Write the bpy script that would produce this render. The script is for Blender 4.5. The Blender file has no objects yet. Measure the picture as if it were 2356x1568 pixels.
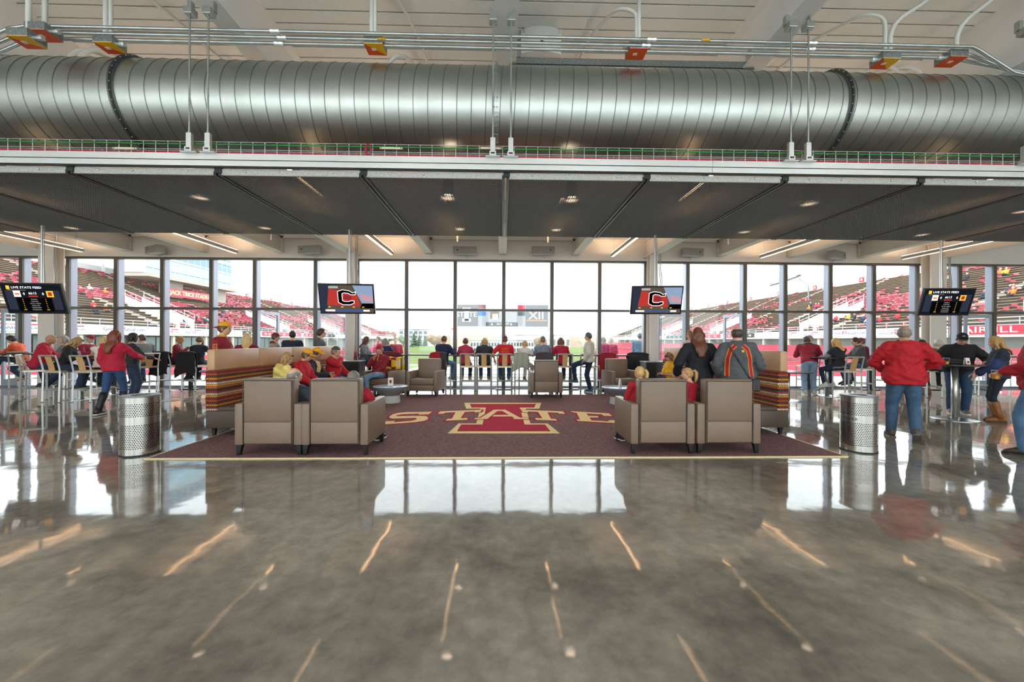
import bpy, bmesh, math, random
from mathutils import Vector, Matrix, noise
from mathutils.bvhtree import BVHTree

random.seed(7)
SC = bpy.context.scene
COL = SC.collection
PI = math.pi
def R(d): return math.radians(d)

# ---------------------------------------------------------------- camera
IW, IH, FPX = 2356.0, 1568.0, 916.0
CAM = Vector((0.0, 0.0, 1.47))
CAMROT = Matrix.Rotation(R(-1.38), 3, 'Z') @ Matrix.Rotation(R(90), 3, 'X') @ Matrix.Rotation(R(0.22), 3, 'Z')
cam_d = bpy.data.cameras.new('camera')
cam_d.sensor_fit = 'HORIZONTAL'; cam_d.sensor_width = 36.0
cam_d.lens = 36.0 * FPX / IW
cam_d.clip_end = 2000
cam = bpy.data.objects.new('camera', cam_d); COL.objects.link(cam)
cam.matrix_world = Matrix.Translation(CAM) @ CAMROT.to_4x4()
SC.camera = cam

# ---------------------------------------------------------------- view, world
SC.view_settings.view_transform = 'Standard'
SC.view_settings.look = 'None'
SC.view_settings.gamma = 1.0
SC.view_settings.use_curve_mapping = False
SC.view_settings.exposure = 1.42
SC.cycles.use_denoising = True
SC.cycles.max_bounces = 6
SC.cycles.diffuse_bounces = 3
SC.cycles.glossy_bounces = 3
SC.cycles.use_adaptive_sampling = True
SC.cycles.adaptive_threshold = 0.05
SC.cycles.transparent_max_bounces = 24
SC.cycles.sample_clamp_indirect = 8.0
SC.cycles.blur_glossy = 0.5
world = bpy.data.worlds.new('overcast_sky'); SC.world = world
world.use_nodes = True
bgn = world.node_tree.nodes['Background']
bgn.inputs[0].default_value = (0.92, 0.96, 1.0, 1)
bgn.inputs[1].default_value = 1.9
sun_d = bpy.data.lights.new('sun', 'SUN'); sun_d.energy = .6; sun_d.angle = R(12); sun_d.color = (1, .95, .88)
sun = bpy.data.objects.new('sun', sun_d); COL.objects.link(sun)
sun.rotation_euler = (R(38), 0, R(-55))
def portal(name, loc, rot, sx, sy):
    d = bpy.data.lights.new(name, 'AREA'); d.shape = 'RECTANGLE'; d.size = sx; d.size_y = sy
    d.cycles.is_portal = True
    o = bpy.data.objects.new(name, d); COL.objects.link(o); o.location = loc; o.rotation_euler = rot

# ---------------------------------------------------------------- photo pixel -> place helpers
def ray(px, py):
    return CAMROT @ Vector(((px - IW/2)/FPX, -(py - IH/2)/FPX, -1.0))
def F(px, py, z=0.0):                      # point on the horizontal plane z
    d = ray(px, py); t = (z - CAM.z)/d.z
    return CAM + d*t
def W(px, py, Y):                          # point on the plane y = Y
    d = ray(px, py); return CAM + d*((Y - CAM.y)/d.y)
def WX(px, py, X):
    d = ray(px, py); return CAM + d*((X - CAM.x)/d.x)

# ---------------------------------------------------------------- materials
MATS = {}
def srgb(c):
    if isinstance(c, str):
        c = tuple(int(c[i:i+2], 16)/255 for i in (0, 2, 4))
    return tuple((v/12.92 if v <= .04045 else ((v+.055)/1.055)**2.4) for v in c)
def mat(name, col='808080', rough=.5, metal=0., spec=.5, noise_s=0., noise_a=0., bump=0., bump_s=None, emit=None, estr=0., coat=0., stretch=None, lin=None):
    if name in MATS: return MATS[name]
    m = bpy.data.materials.new(name); m.use_nodes = True
    nt = m.node_tree; b = nt.nodes['Principled BSDF']
    c = lin if lin else srgb(col)
    b.inputs['Base Color'].default_value = (*c, 1)
    b.inputs['Roughness'].default_value = rough
    b.inputs['Metallic'].default_value = metal
    b.inputs['Specular IOR Level'].default_value = spec
    if coat: b.inputs['Coat Weight'].default_value = coat
    if emit:
        b.inputs['Emission Color'].default_value = (*srgb(emit), 1); b.inputs['Emission Strength'].default_value = estr
    if noise_a or bump:
        tc = nt.nodes.new('ShaderNodeTexCoord')
        mp = nt.nodes.new('ShaderNodeMapping'); nt.links.new(tc.outputs['Object'], mp.inputs['Vector'])
        if stretch: mp.inputs['Scale'].default_value = stretch
        nz = nt.nodes.new('ShaderNodeTexNoise'); nz.inputs['Scale'].default_value = noise_s or 5; nz.inputs['Detail'].default_value = 4
        nt.links.new(mp.outputs['Vector'], nz.inputs['Vector'])
        if noise_a:
            rp = nt.nodes.new('ShaderNodeValToRGB')
            lo = tuple(max(0, v*(1-noise_a)) for v in c); hi = tuple(min(1, v*(1+noise_a)) for v in c)
            rp.color_ramp.elements[0].position = .3; rp.color_ramp.elements[1].position = .7
            rp.color_ramp.elements[0].color = (*lo, 1); rp.color_ramp.elements[1].color = (*hi, 1)
            nt.links.new(nz.outputs['Fac'], rp.inputs['Fac']); nt.links.new(rp.outputs['Color'], b.inputs['Base Color'])
        if bump:
            n2 = nz
            if bump_s:
                n2 = nt.nodes.new('ShaderNodeTexNoise'); n2.inputs['Scale'].default_value = bump_s; n2.inputs['Detail'].default_value = 3
                nt.links.new(mp.outputs['Vector'], n2.inputs['Vector'])
            bp = nt.nodes.new('ShaderNodeBump'); bp.inputs['Strength'].default_value = 1.0; bp.inputs['Distance'].default_value = bump
            nt.links.new(n2.outputs['Fac'], bp.inputs['Height']); nt.links.new(bp.outputs['Normal'], b.inputs['Normal'])
    MATS[name] = m
    return m
def emis(name, col, s):
    if name in MATS: return MATS[name]
    m = bpy.data.materials.new(name); m.use_nodes = True; nt = m.node_tree; nt.nodes.clear()
    e = nt.nodes.new('ShaderNodeEmission'); o = nt.nodes.new('ShaderNodeOutputMaterial')
    e.inputs[0].default_value = (*srgb(col), 1); e.inputs[1].default_value = s
    nt.links.new(e.outputs[0], o.inputs[0]); MATS[name] = m
    return m
def glass_mat(name, tint=(.92, .95, .95), refl=1.0):
    if name in MATS: return MATS[name]
    m = bpy.data.materials.new(name); m.use_nodes = True; nt = m.node_tree; nt.nodes.clear()
    o = nt.nodes.new('ShaderNodeOutputMaterial'); t = nt.nodes.new('ShaderNodeBsdfTransparent'); g = nt.nodes.new('ShaderNodeBsdfGlossy')
    lw = nt.nodes.new('ShaderNodeLayerWeight'); lw.inputs['Blend'].default_value = .5
    pw_ = nt.nodes.new('ShaderNodeMath'); pw_.operation = 'POWER'; pw_.inputs[1].default_value = 5.0; nt.links.new(lw.outputs['Facing'], pw_.inputs[0])
    fr = nt.nodes.new('ShaderNodeMath'); fr.operation = 'MULTIPLY_ADD'; fr.inputs[1].default_value = .35; fr.inputs[2].default_value = .03; nt.links.new(pw_.outputs[0], fr.inputs[0])
    mx = nt.nodes.new('ShaderNodeMixShader')
    t.inputs[0].default_value = (*tint, 1); g.inputs['Roughness'].default_value = .02
    nt.links.new(fr.outputs[0], mx.inputs[0]); nt.links.new(t.outputs[0], mx.inputs[1]); nt.links.new(g.outputs[0], mx.inputs[2]); nt.links.new(mx.outputs[0], o.inputs[0])
    MATS[name] = m
    return m

# ---------------------------------------------------------------- mesh builder
class MB:
    def __init__(s): s.v = []; s.f = []; s.m = []
    def add(s, vs, fs, mi=0):
        b = len(s.v); s.v.extend([tuple(v) for v in vs])
        for f in fs: s.f.append(tuple(i+b for i in f)); s.m.append(mi)
        return s
    def box(s, x0, x1, y0, y1, z0, z1, mi=0, M=None):
        vs = [Vector((x, y, z)) for z in (z0, z1) for y in (y0, y1) for x in (x0, x1)]
        if M: vs = [M @ v for v in vs]
        return s.add(vs, [(0,2,3,1),(4,5,7,6),(0,1,5,4),(2,6,7,3),(0,4,6,2),(1,3,7,5)], mi)
    def rbox(s, x0, x1, y0, y1, z0, z1, r=.02, mi=0, M=None, taper=None, seg=2):     # box with rounded edges
        bm = bmesh.new(); bmesh.ops.create_cube(bm, size=1)
        for v in bm.verts:
            v.co = Vector(((x0+x1)/2 + v.co.x*(x1-x0), (y0+y1)/2 + v.co.y*(y1-y0), (z0+z1)/2 + v.co.z*(z1-z0)))
            if taper: v.co = taper(v.co)
        bmesh.ops.bevel(bm, geom=bm.edges[:], offset=r, segments=seg, affect='EDGES', profile=.5)
        return s.bm(bm, mi, M)
    def bm(s, bm, mi=0, M=None):
        bm.verts.index_update()
        s.add([(M @ v.co if M else v.co) for v in bm.verts], [tuple(v.index for v in f.verts) for f in bm.faces], mi); bm.free(); return s
    def rings(s, rings, mi=0, cap=True, closed=False):
        n = len(rings[0]); b = len(s.v)
        for r in rings: s.v.extend([tuple(p) for p in r])
        k = len(rings)
        for i in range(k if closed else k-1):
            for j in range(n):
                a = b+i*n+j; c = b+i*n+(j+1) % n; d = b+((i+1) % k)*n+(j+1) % n; e = b+((i+1) % k)*n+j
                s.f.append((a, c, d, e)); s.m.append(mi)
        if cap and not closed:
            s.f.append(tuple(b+j for j in range(n))[::-1]); s.m.append(mi)
            s.f.append(tuple(b+(k-1)*n+j for j in range(n))); s.m.append(mi)
        return s
    def lathe(s, prof, n=24, mi=0, o=(0,0,0), sx=1, sy=1, cap=True):
        o = Vector(o)
        rs = [[o+Vector((r*sx*math.cos(2*PI*j/n), r*sy*math.sin(2*PI*j/n), z)) for j in range(n)] for r, z in prof]
        return s.rings(rs, mi, cap)
    def tube(s, pts, r, n=8, mi=0, cap=True, closed=False):
        pts = [Vector(p) for p in pts]; rs = r if isinstance(r, (list, tuple)) else [r]*len(pts)
        rings = []; up = None
        for i, p in enumerate(pts):
            a = pts[i-1] if (i > 0 or closed) else p; c = pts[(i+1) % len(pts)] if (i < len(pts)-1 or closed) else p
            t = (c-a).normalized()
            if up is None:
                up = Vector((0,0,1)) if abs(t.z) < .9 else Vector((0,1,0))
            x = t.cross(up)
            if x.length < 1e-5: x = t.orthogonal()
            x.normalize(); y = x.cross(t).normalized(); up = y
            rings.append([p + (x*math.cos(2*PI*j/n)+y*math.sin(2*PI*j/n))*rs[i] for j in range(n)])
        return s.rings(rings, mi, cap, closed)
    def capsule(s, a, b, r1, r2, n=12, mi=0, k=4):
        a = Vector(a); b = Vector(b); t = (b-a)
        if t.length < 1e-6: t = Vector((0,0,1e-4))
        d = t.normalized(); pts = []; rs = []
        for i in range(k): 
            th = PI/2*(1-i/k); pts.append(a-d*r1*math.sin(th)*.999); rs.append(max(r1*math.cos(th), r1*.05))
        pts += [a, b]; rs += [r1, r2]
        for i in range(1, k+1):
            th = PI/2*i/k; pts.append(b+d*r2*math.sin(th)*.999); rs.append(max(r2*math.cos(th), r2*.05))
        x = d.orthogonal().normalized(); y = d.cross(x)
        return s.rings([[p+(x*math.cos(2*PI*j/n)+y*math.sin(2*PI*j/n))*r for j in range(n)] for p, r in zip(pts, rs)], mi)
    def ell(s, c, r, n=14, k=9, mi=0, M=None):
        c = Vector(c); rings = []
        for i in range(k):
            th = PI*(i+.15)/(k-.7)-PI/2; th = max(-PI/2+.05, min(PI/2-.05, th))
            rg = [Vector((r[0]*math.cos(th)*math.cos(2*PI*j/n), r[1]*math.cos(th)*math.sin(2*PI*j/n), r[2]*math.sin(th))) for j in range(n)]
            rings.append([c+(M @ p if M else p) for p in rg])
        return s.rings(rings, mi)
    def prism(s, poly, h, mi=0, M=None, base=0.):       # polygon (x,y) extruded z base..h
        n = len(poly)
        vs = [Vector((p[0], p[1], base)) for p in poly]+[Vector((p[0], p[1], h)) for p in poly]
        if M: vs = [M @ v for v in vs]
        ar = sum(poly[i][0]*poly[(i+1)%n][1]-poly[(i+1)%n][0]*poly[i][1] for i in range(n))
        idx = list(range(n)) if ar > 0 else list(range(n))[::-1]
        fs = [tuple(idx[::-1]), tuple(i+n for i in idx)]
        for k in range(n):
            a, b = idx[k], idx[(k+1) % n]; fs.append((a, b, b+n, a+n))
        return s.add(vs, fs, mi)
    def mesh(s, name, mats, smooth=False):
        me = bpy.data.meshes.new(name); me.from_pydata(s.v, [], s.f)
        for m in (mats if isinstance(mats, (list, tuple)) else [mats]): me.materials.append(m)
        if len(me.materials) > 1: me.polygons.foreach_set('material_index', s.m)
        if smooth: me.polygons.foreach_set('use_smooth', [True]*len(me.polygons))
        me.update(); return me
    def build(s, name, mats, parent=None, smooth=False, loc=None, rz=0):
        return link(name, s.mesh(name, mats, smooth), parent, loc, rz)
def link(name, data, parent=None, loc=None, rz=0):
    o = bpy.data.objects.new(name, data); COL.objects.link(o)
    if parent: o.parent = parent
    if loc is not None: o.location = loc
    if rz: o.rotation_euler = (0, 0, rz)
    return o
def empty(name, loc=(0,0,0), rz=0, parent=None): return link(name, None, parent, loc, rz)
def tag(o, label=None, cat=None, group=None, kind=None):
    if label: o['label'] = label
    if cat: o['category'] = cat
    if group: o['group'] = group
    if kind: o['kind'] = kind
    return o
def copy_tree(o, parent=None):
    c = o.copy(); COL.objects.link(c); c.parent = parent
    for ch in o.children: copy_tree(ch, c)
    return c
def smooth_angle(o, ang=35):
    me = o.data
    me.polygons.foreach_set('use_smooth', [True]*len(me.polygons))
    me.set_sharp_from_angle(angle=R(ang)); return o
def struct(o, label=None): return tag(o, label, None, None, 'structure')
WS = bpy.data.scenes.new('workshop')     # scratch scene for evaluating modifiers, removed at the end
def text_mesh(body, size, extrude=.002, align='CENTER', bold=0.):
    c = bpy.data.curves.new('lettering', 'FONT'); c.body = body; c.size = size; c.extrude = extrude; c.align_x = align; c.align_y = 'CENTER'
    c.offset = bold; c.resolution_u = 2
    t = bpy.data.objects.new('lettering', c); WS.collection.objects.link(t)
    WS.view_layers[0].update(); dg = WS.view_layers[0].depsgraph; me = bpy.data.meshes.new_from_object(t.evaluated_get(dg))
    bpy.data.objects.remove(t); bpy.data.curves.remove(c)
    return me
def text(name, body, size, m, parent, M, extrude=.002, align='CENTER', bold=0., width=None):
    me = text_mesh(body, size, extrude, align, bold)
    if width:
        xs = [v.co.x for v in me.vertices]; w = max(xs)-min(xs)
        M = M @ Matrix.Diagonal((width/w, 1, 1, 1))
    me.transform(M); me.materials.clear(); me.materials.append(m); me.name = name
    return link(name, me, parent)
def frame_M(o, x, y):           # matrix whose x,y axes lie along the given directions
    x = Vector(x).normalized(); y = Vector(y).normalized(); z = x.cross(y)
    M = Matrix((x, y, z)).transposed().to_4x4(); M.translation = Vector(o); return M

# ================================================================ materials of the building
white_paint = mat('white_paint', 'e4e2dd', .55)
beige_paint = mat('beige_paint', 'dcd6cc', .55)
deck_mat = mat('perforated_white_deck', 'e0e0da', .6, noise_s=90, noise_a=.10)
deck_joint = mat('deck_joint_dark', '4a4a48', .7)
galv = mat('galvanised_steel', 'b8bdba', .34, .9, noise_s=6, noise_a=.12)
galv_dark = mat('galvanised_spangle', '9aa09e', .4, .85, noise_s=40, noise_a=.35)
duct_mat = mat('spiral_duct_steel', 'b4b8b2', .38, 1., noise_s=3, noise_a=.07, stretch=(1, 1, 1))
flange_mat = mat('duct_flange', '6d706c', .45, .8)
zinc = mat('zinc_tray_wire', 'd8dad8', .35, .7)
alu_light = mat('brushed_strut', 'd4d5d2', .38, .75)
mesh_grey = mat('grey_mesh_metal', '707170', .7, .0)
frame_black = mat('black_angle', '161616', .45)
lip_mat = mat('perforated_lip', 'b4b4ae', .5, .3, noise_s=160, noise_a=.5)
mull_mat = mat('bronze_mullion', '5c564f', .4, .3)
mull_side = mat('anodised_mullion', '8f93a0', .35, .5)
pane_mat = glass_mat('window_glass')
conduit_white = mat('white_conduit', 'd9d9d2', .45)
orange_mat = mat('orange_cover', 'd4501c', .5)
yellow_mat = mat('yellow_cover', 'e0a800', .5)
lens_warm = emis('linear_lens', 'ffc890', 4.6)
lens_soft = emis('linear_top_lens', 'ffcfa0', .6)
lens_win = emis('linear_lens_window_row', 'ffc890', 3.6); lens_win_up = emis('linear_top_lens_window_row', 'ffd8b4', 22.0)
lens_hall_fill = emis('hall_fill_lens', 'fbfbff', 7.0); lens_hall_fill_up = emis('hall_fill_top_lens', 'fbfbff', 15.0)  # for the added unseen fill fixtures; strong upward side brightens the deck
down_emit = emis('downlight_lens', 'ffdfc0', 9.0)
rubber = mat('black_rubber', '1a1a1a', .6)

# ---------------------------------------------------------------- floor (polished concrete)
def floor_material():
    m = bpy.data.materials.new('polished_concrete'); m.use_nodes = True; nt = m.node_tree; b = nt.nodes['Principled BSDF']
    L = nt.links.new
    tc = nt.nodes.new('ShaderNodeTexCoord')
    def nz(s, d, r=.55):
        n = nt.nodes.new('ShaderNodeTexNoise'); n.inputs['Scale'].default_value = s; n.inputs['Detail'].default_value = d; n.inputs['Roughness'].default_value = r
        L(tc.outputs['Object'], n.inputs['Vector']); return n
    a = nz(.8, 6, .6); c = nz(9, 5, .65)
    wv = nt.nodes.new('ShaderNodeTexVoronoi'); wv.feature = 'DISTANCE_TO_EDGE'; wv.inputs['Scale'].default_value = .28
    mpv = nt.nodes.new('ShaderNodeMapping'); mpv.inputs['Scale'].default_value = (1.6, .8, 1)
    dn = nt.nodes.new('ShaderNodeTexNoise'); dn.inputs['Scale'].default_value = 1.3
    L(tc.outputs['Object'], dn.inputs['Vector'])
    addv = nt.nodes.new('ShaderNodeMixRGB'); addv.blend_type = 'ADD'; addv.inputs[0].default_value = .8
    L(tc.outputs['Object'], addv.inputs[1]); L(dn.outputs['Color'], addv.inputs[2]); L(addv.outputs[0], mpv.inputs['Vector']); L(mpv.outputs[0], wv.inputs['Vector'])
    rp = nt.nodes.new('ShaderNodeValToRGB')
    rp.color_ramp.elements[0].position = .32; rp.color_ramp.elements[0].color = (*srgb('716b62'), 1)
    rp.color_ramp.elements[1].position = .70; rp.color_ramp.elements[1].color = (*srgb('aaa294'), 1)
    L(a.outputs['Fac'], rp.inputs['Fac'])
    rp2 = nt.nodes.new('ShaderNodeValToRGB')
    rp2.color_ramp.elements[0].position = .3; rp2.color_ramp.elements[0].color = (.7, .7, .7, 1)
    rp2.color_ramp.elements[1].position = .75; rp2.color_ramp.elements[1].color = (1.15, 1.13, 1.1, 1)
    L(c.outputs['Fac'], rp2.inputs['Fac'])
    mu = nt.nodes.new('ShaderNodeMixRGB'); mu.blend_type = 'MULTIPLY'; mu.inputs[0].default_value = 1
    L(rp.outputs[0], mu.inputs[1]); L(rp2.outputs[0], mu.inputs[2])
    rp3 = nt.nodes.new('ShaderNodeValToRGB')
    rp3.color_ramp.elements[0].position = 0; rp3.color_ramp.elements[0].color = (.72, .72, .72, 1)
    rp3.color_ramp.elements[1].position = .035; rp3.color_ramp.elements[1].color = (1, 1, 1, 1)
    L(wv.outputs['Distance'], rp3.inputs['Fac'])
    mu2 = nt.nodes.new('ShaderNodeMixRGB'); mu2.blend_type = 'MULTIPLY'; mu2.inputs[0].default_value = .7
    L(mu.outputs[0], mu2.inputs[1]); L(rp3.outputs[0], mu2.inputs[2])
    L(mu2.outputs[0], b.inputs['Base Color'])
    b.inputs['Roughness'].default_value = .05; b.inputs['IOR'].default_value = 1.52; b.inputs['Specular IOR Level'].default_value = .5
    w = nz(.55, 2); w2 = nz(2.6, 2)
    bp = nt.nodes.new('ShaderNodeBump'); bp.inputs['Distance'].default_value = .02; bp.inputs['Strength'].default_value = .22
    L(w.outputs['Fac'], bp.inputs['Height'])
    bp2 = nt.nodes.new('ShaderNodeBump'); bp2.inputs['Distance'].default_value = .004; bp2.inputs['Strength'].default_value = .3
    L(w2.outputs['Fac'], bp2.inputs['Height']); L(bp.outputs[0], bp2.inputs['Normal'])
    L(bp2.outputs['Normal'], b.inputs['Normal'])
    return m
YW = 12.5            # inner face of the window wall
YB = -8.0            # wall behind the camera
XL, XR = -18.6, 18.6
struct(MB().box(XL, XR, YB, YW+.2, -.25, 0).build('floor', floor_material()), 'polished grey brown concrete floor of the hall')

# ---------------------------------------------------------------- window wall
TZ = W(1159, 713, YW).z
HZ = W(1159, 598, YW).z
mpx = [47, 155, 265, 372, 485, 585, 725, 822, 935, 1047, 1159, 1270, 1380, 1486, 1583, 1715, 1808, 1912, 2012, 2112, 2210, 2290]
MX = [W(p, 690, YW).x for p in mpx]
while MX[0] > XL+1.0: MX.insert(0, MX[0]-1.46)
while MX[-1] < XR-1.0: MX.append(MX[-1]+1.46)
mw = .055
mull_me = MB().box(-mw, mw, 0, .05, .0, HZ, 0).box(-mw*.9, mw*.9, .05, .24, .0, HZ, 1).mesh('mullion', [mull_mat, mull_side])
for i in range(len(MX)-1):
    x0, x1 = MX[i], MX[i+1]
    wn = empty('window_%d' % (i+1), (x0, YW, 0)); struct(wn, 'tall two tier glass bay of the window wall')
    link('mullion', mull_me, wn)
    w = x1-x0
    MB().box(mw, w-mw, 0, .16, TZ-.035, TZ+.035).build('transom', mull_mat, wn)
    MB().box(mw, w-mw, 0, .16, 0, .06).build('sill', mull_side, wn)
    MB().box(mw, w-mw, 0, .16, HZ-.05, HZ).build('head', mull_mat, wn)
    MB().box(mw, w-mw, .10, .112, TZ+.035, HZ-.05).build('pane', pane_mat, wn)
    MB().box(mw, w-mw, .10, .112, .06, TZ-.035).build('pane', pane_mat, wn)
link('mullion', mull_me, wn, (MX[-1]-MX[-2], 0, 0))
def door(n, pxa, pxb, open_deg=0, hinge=0):
    xa, xb = W(pxa, 760, YW).x, W(pxb, 760, YW).x
    d = struct(empty('door_%d' % n, (xa if hinge == 0 else xb, YW+.02, 0)), 'glazed aluminium door in the window wall')
    w = xb-xa; s = 1 if hinge == 0 else -1
    dm = mat('door_aluminium', 'a9b0bb', .4, .5)
    a = sorted((0, s*.09)); b = sorted((s*(w-.09), s*w)); f = sorted((0, s*w)); g = sorted((s*.09, s*(w-.09)))
    MB().box(*a, 0, .05, .01, TZ-.06).build('stile', dm, d); MB().box(*b, 0, .05, .01, TZ-.06).build('stile', dm, d)
    MB().box(*g, 0, .05, .01, .25).build('bottom_rail', dm, d); MB().box(*g, 0, .05, TZ-.16, TZ-.06).build('top_rail', dm, d)
    MB().box(*g, .02, .03, .25, TZ-.16).build('pane', pane_mat, d)
    MB().tube([(s*(w-.13), -.05, .85), (s*(w-.13), -.05, 1.25)], .012).build('pull_handle', galv, d)
    d.rotation_euler = (0, 0, R(open_deg))
door(1, 730, 800); door(2, 1512, 1578); door(3, 592, 660, 78); door(4, 1650, 1708, -78, 1); door(5, 0, 40); door(6, 2222, 2284)
portal('front_window_portal', (0, YW+.3, 2.1), (R(-90), 0, 0), 36, 3.9)
# upper wall over the windows
struct(MB().box(XL, XR, YW, YW+.25, HZ, 7.4).box(XL, XR, YW-.05, YW, HZ, HZ+.05).build('wall_front', beige_paint), 'pale bulkhead wall above the windows')
struct(MB().box(XL, XR, YW-.06, YW, 4.62, 4.68).build('trim_1', beige_paint))
struct(MB().box(XL-.2, XL, YB, YW+.2, 0, 7.4).build('wall_left', white_paint), 'white side wall beyond the left edge')
struct(MB().box(XR, XR+.2, YB, YW+.2, 0, 7.4).build('wall_right', white_paint), 'white side wall beyond the right edge')
# rear wall, out of view, with its own window band
wb = MB()
wb.box(XL, XR, YB-.2, YB, 0, .6).box(XL, XR, YB-.2, YB, 6.3, 7.4)
for k in range(0, 14):
    x = XL+(XR-XL)*k/13; wb.box(x-.25, x+.25, YB-.2, YB, .6, 6.3)
struct(wb.build('wall_back', white_paint), 'white rear wall with tall windows')
for k in range(13):
    x = XL+(XR-XL)*k/13
    p = MB().box(x+.25, x+(XR-XL)/13-.25, YB-.12, YB-.108, .6, 6.3).build('window_%d' % (60+k), pane_mat); struct(p, 'rear window pane')
portal('rear_window_portal', (0, YB-.3, 3.45), (R(90), 0, 0), 36, 5.7)

# ---------------------------------------------------------------- roof deck planks and beams
DZ = 7.4
bx = [-13.2, -8.75, -4.42, .05, 4.6, 8.95, 13.4]
edges = [XL]+bx+[XR]
ceil = struct(MB().box(XL, XR, YB, YW+.2, DZ+.03, DZ+.15).build('ceiling', deck_joint), 'white perforated metal roof deck')
pitch = .30
for i in range(len(edges)-1):
    x0, x1 = edges[i], edges[i+1]; w = x1-x0
    for vis in (0, 1):
        near = abs((x0+x1)/2) < 11
        if near and vis == 1:
            me = MB().box(0, w, .018, pitch-.018, -.02, .05).mesh('deck_plank', deck_mat)
            for k in range(10):
                link('plank', me, ceil, (x0, 6.6+k*pitch, DZ-.02))
        else:
            ranges = ([(YB, 6.6), (9.6, YW)] if near else [(YB, YW)]) if vis == 0 else []
            for a, b in ranges:
                mb = MB(); y = a
                while y+pitch <= b+.01: mb.box(0, w, y+.012, y+pitch-.012, 0, .05); y += pitch
                tag(mb.build('deck_planks', deck_mat, ceil, loc=(x0, 0, DZ-.02)), kind='stuff')
def ibeam(n, x, zb, bw, web=.04, fl=.045):
    mb = MB()
    mb.box(-bw/2, bw/2, YB, YW, zb, zb+fl).box(-web/2, web/2, YB, YW, zb+fl, DZ-.05).box(-bw/2, bw/2, YB, YW, DZ-.07, DZ-.025)
    o = mb.build('trim_%d' % n, white_paint, loc=(x, 0, 0)); struct(o, 'white painted steel roof beam'); return o
for k, x in enumerate(bx):
    if abs(x) > 8 and abs(x) < 10:
        mb = MB().box(-.2, .2, YB, YW, 6.2, DZ-.03)
        g = mb.build('trim_%d' % (10+k), white_paint, loc=(x, 0, 0)); struct(g, 'deep white boxed roof girder')
        for yy in (3.0, 6.0, 9.0, 11.5):
            MB().box(-.203, .203, yy, yy+.006, 6.2, DZ-.03).build('joint', deck_joint, g)
    else: ibeam(10+k, x, 6.5, .36)

# ---------------------------------------------------------------- white beams between canopy and window wall
for k in range(-6, 7):
    x = k*2.29
    big = k in (-6, -2, 2, 6)
    zb = 4.17 if not big else 4.10
    wv = .13 if not big else .2
    mb = MB().box(-wv/2-.05, wv/2+.05, 9.0, YW-.02, zb, zb+.03).box(-wv/2+.04, wv/2-.04, 9.0, YW-.02, zb+.03, zb+.5).box(-wv/2-.05, wv/2+.05, 9.0, YW-.02, zb+.5, zb+.53)
    mb.box(-.09, .09, YW-.06, YW-.02, zb+.05, zb+.55)
    o = struct(mb.build('trim_%d' % (40+k), beige_paint, loc=(x, 0, 0)), 'white painted beam reaching the window wall')
    for q in range(4):
        for sx in (-.07, .07):
            MB().ell((sx, YW-.07, zb+.12+q*.1), (.014, .014, .014), 8, 5).build('bolt', white_paint, o)

# ---------------------------------------------------------------- columns
for n, (pa, pb) in enumerate(((800, 818), (1493, 1510), (96, 132), (2134, 2170))):
    a = W(pa, 700, 12.1).x; b = W(pb, 700, 12.1).x
    c = struct(MB().box(a, b, 12.0, 12.03, 0, 4.25).box((a+b)/2-.012, (a+b)/2+.012, 12.03, 12.27, 0, 4.25).box(a, b, 12.27, 12.3, 0, 4.25).build('trim_%d' % (60+n), beige_paint), 'pale steel column before the window wall')
    for j in (0, 1):
        xx = b+.05+.05*j
        MB().tube([(xx, 11.98, 0.9), (xx, 11.98, 3.0), (xx+.03, 11.98, 3.3), (xx-.02, 11.98, 3.7), (xx, 11.98, 4.6)], .014, 6).build('cable', mat('grey_cable', '9a9a98', .5), c)

# ================================================================ canopy of grey metal mesh panels
CZ = 3.95
CY0, CY1 = 6.12, 9.47
seam = [k*2.165+.04 for k in range(-6, 7)]
sl = MB(); w = 2.165-.07; st = .04
y = CY0
while y < CY1: sl.box(0, w, y, y+.005, 0, .012); y += st
x = 0
while x < w: sl.box(x, x+.005, CY0, CY1, .001, .014); x += st
panel_me = sl.mesh('mesh_panel', mesh_grey)
lip_me = MB().box(0, w, CY0-.03, CY0-.024, .0, .085).box(0, w, CY0-.03, CY0, -.004, .002).mesh('front_lip', lip_mat)
ang_me = MB().box(-.02, .02, CY0-.04, CY1, -.012, .05).mesh('edge_angle', frame_black)
clip_me = MB().box(-.05, .05, CY0-.05, CY0-.01, .02, .10).mesh('clip', frame_black)
bolt_me = MB().ell((0, 0, 0), (.018, .012, .018), 10, 6).mesh('bolt', alu_light, True)
names = ['%s mesh ceiling panel %s' % a for a in []]
ordn = ['first', 'second', 'third', 'fourth', 'fifth', 'sixth', 'seventh', 'eighth', 'ninth', 'tenth', 'eleventh', 'twelfth']
for k in range(len(seam)-1):
    t = tag(empty('canopy_panel', (seam[k]+.035, 0, CZ)), 'grey metal mesh canopy panel, %s counted from the left end' % ordn[k], 'ceiling panel', 'canopy mesh panels')
    tag(link('mesh_sheet', panel_me, t), kind='stuff'); link('front_lip', lip_me, t)
    for sx in (0.0, w): link('edge_angle', ang_me, t, (sx, 0, 0))
    link('clip', clip_me, t, (-.02, 0, 0))
    for sx in (.18*w, .42*w, .8*w): link('bolt', bolt_me, t, (sx, CY0-.036, .05))
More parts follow.
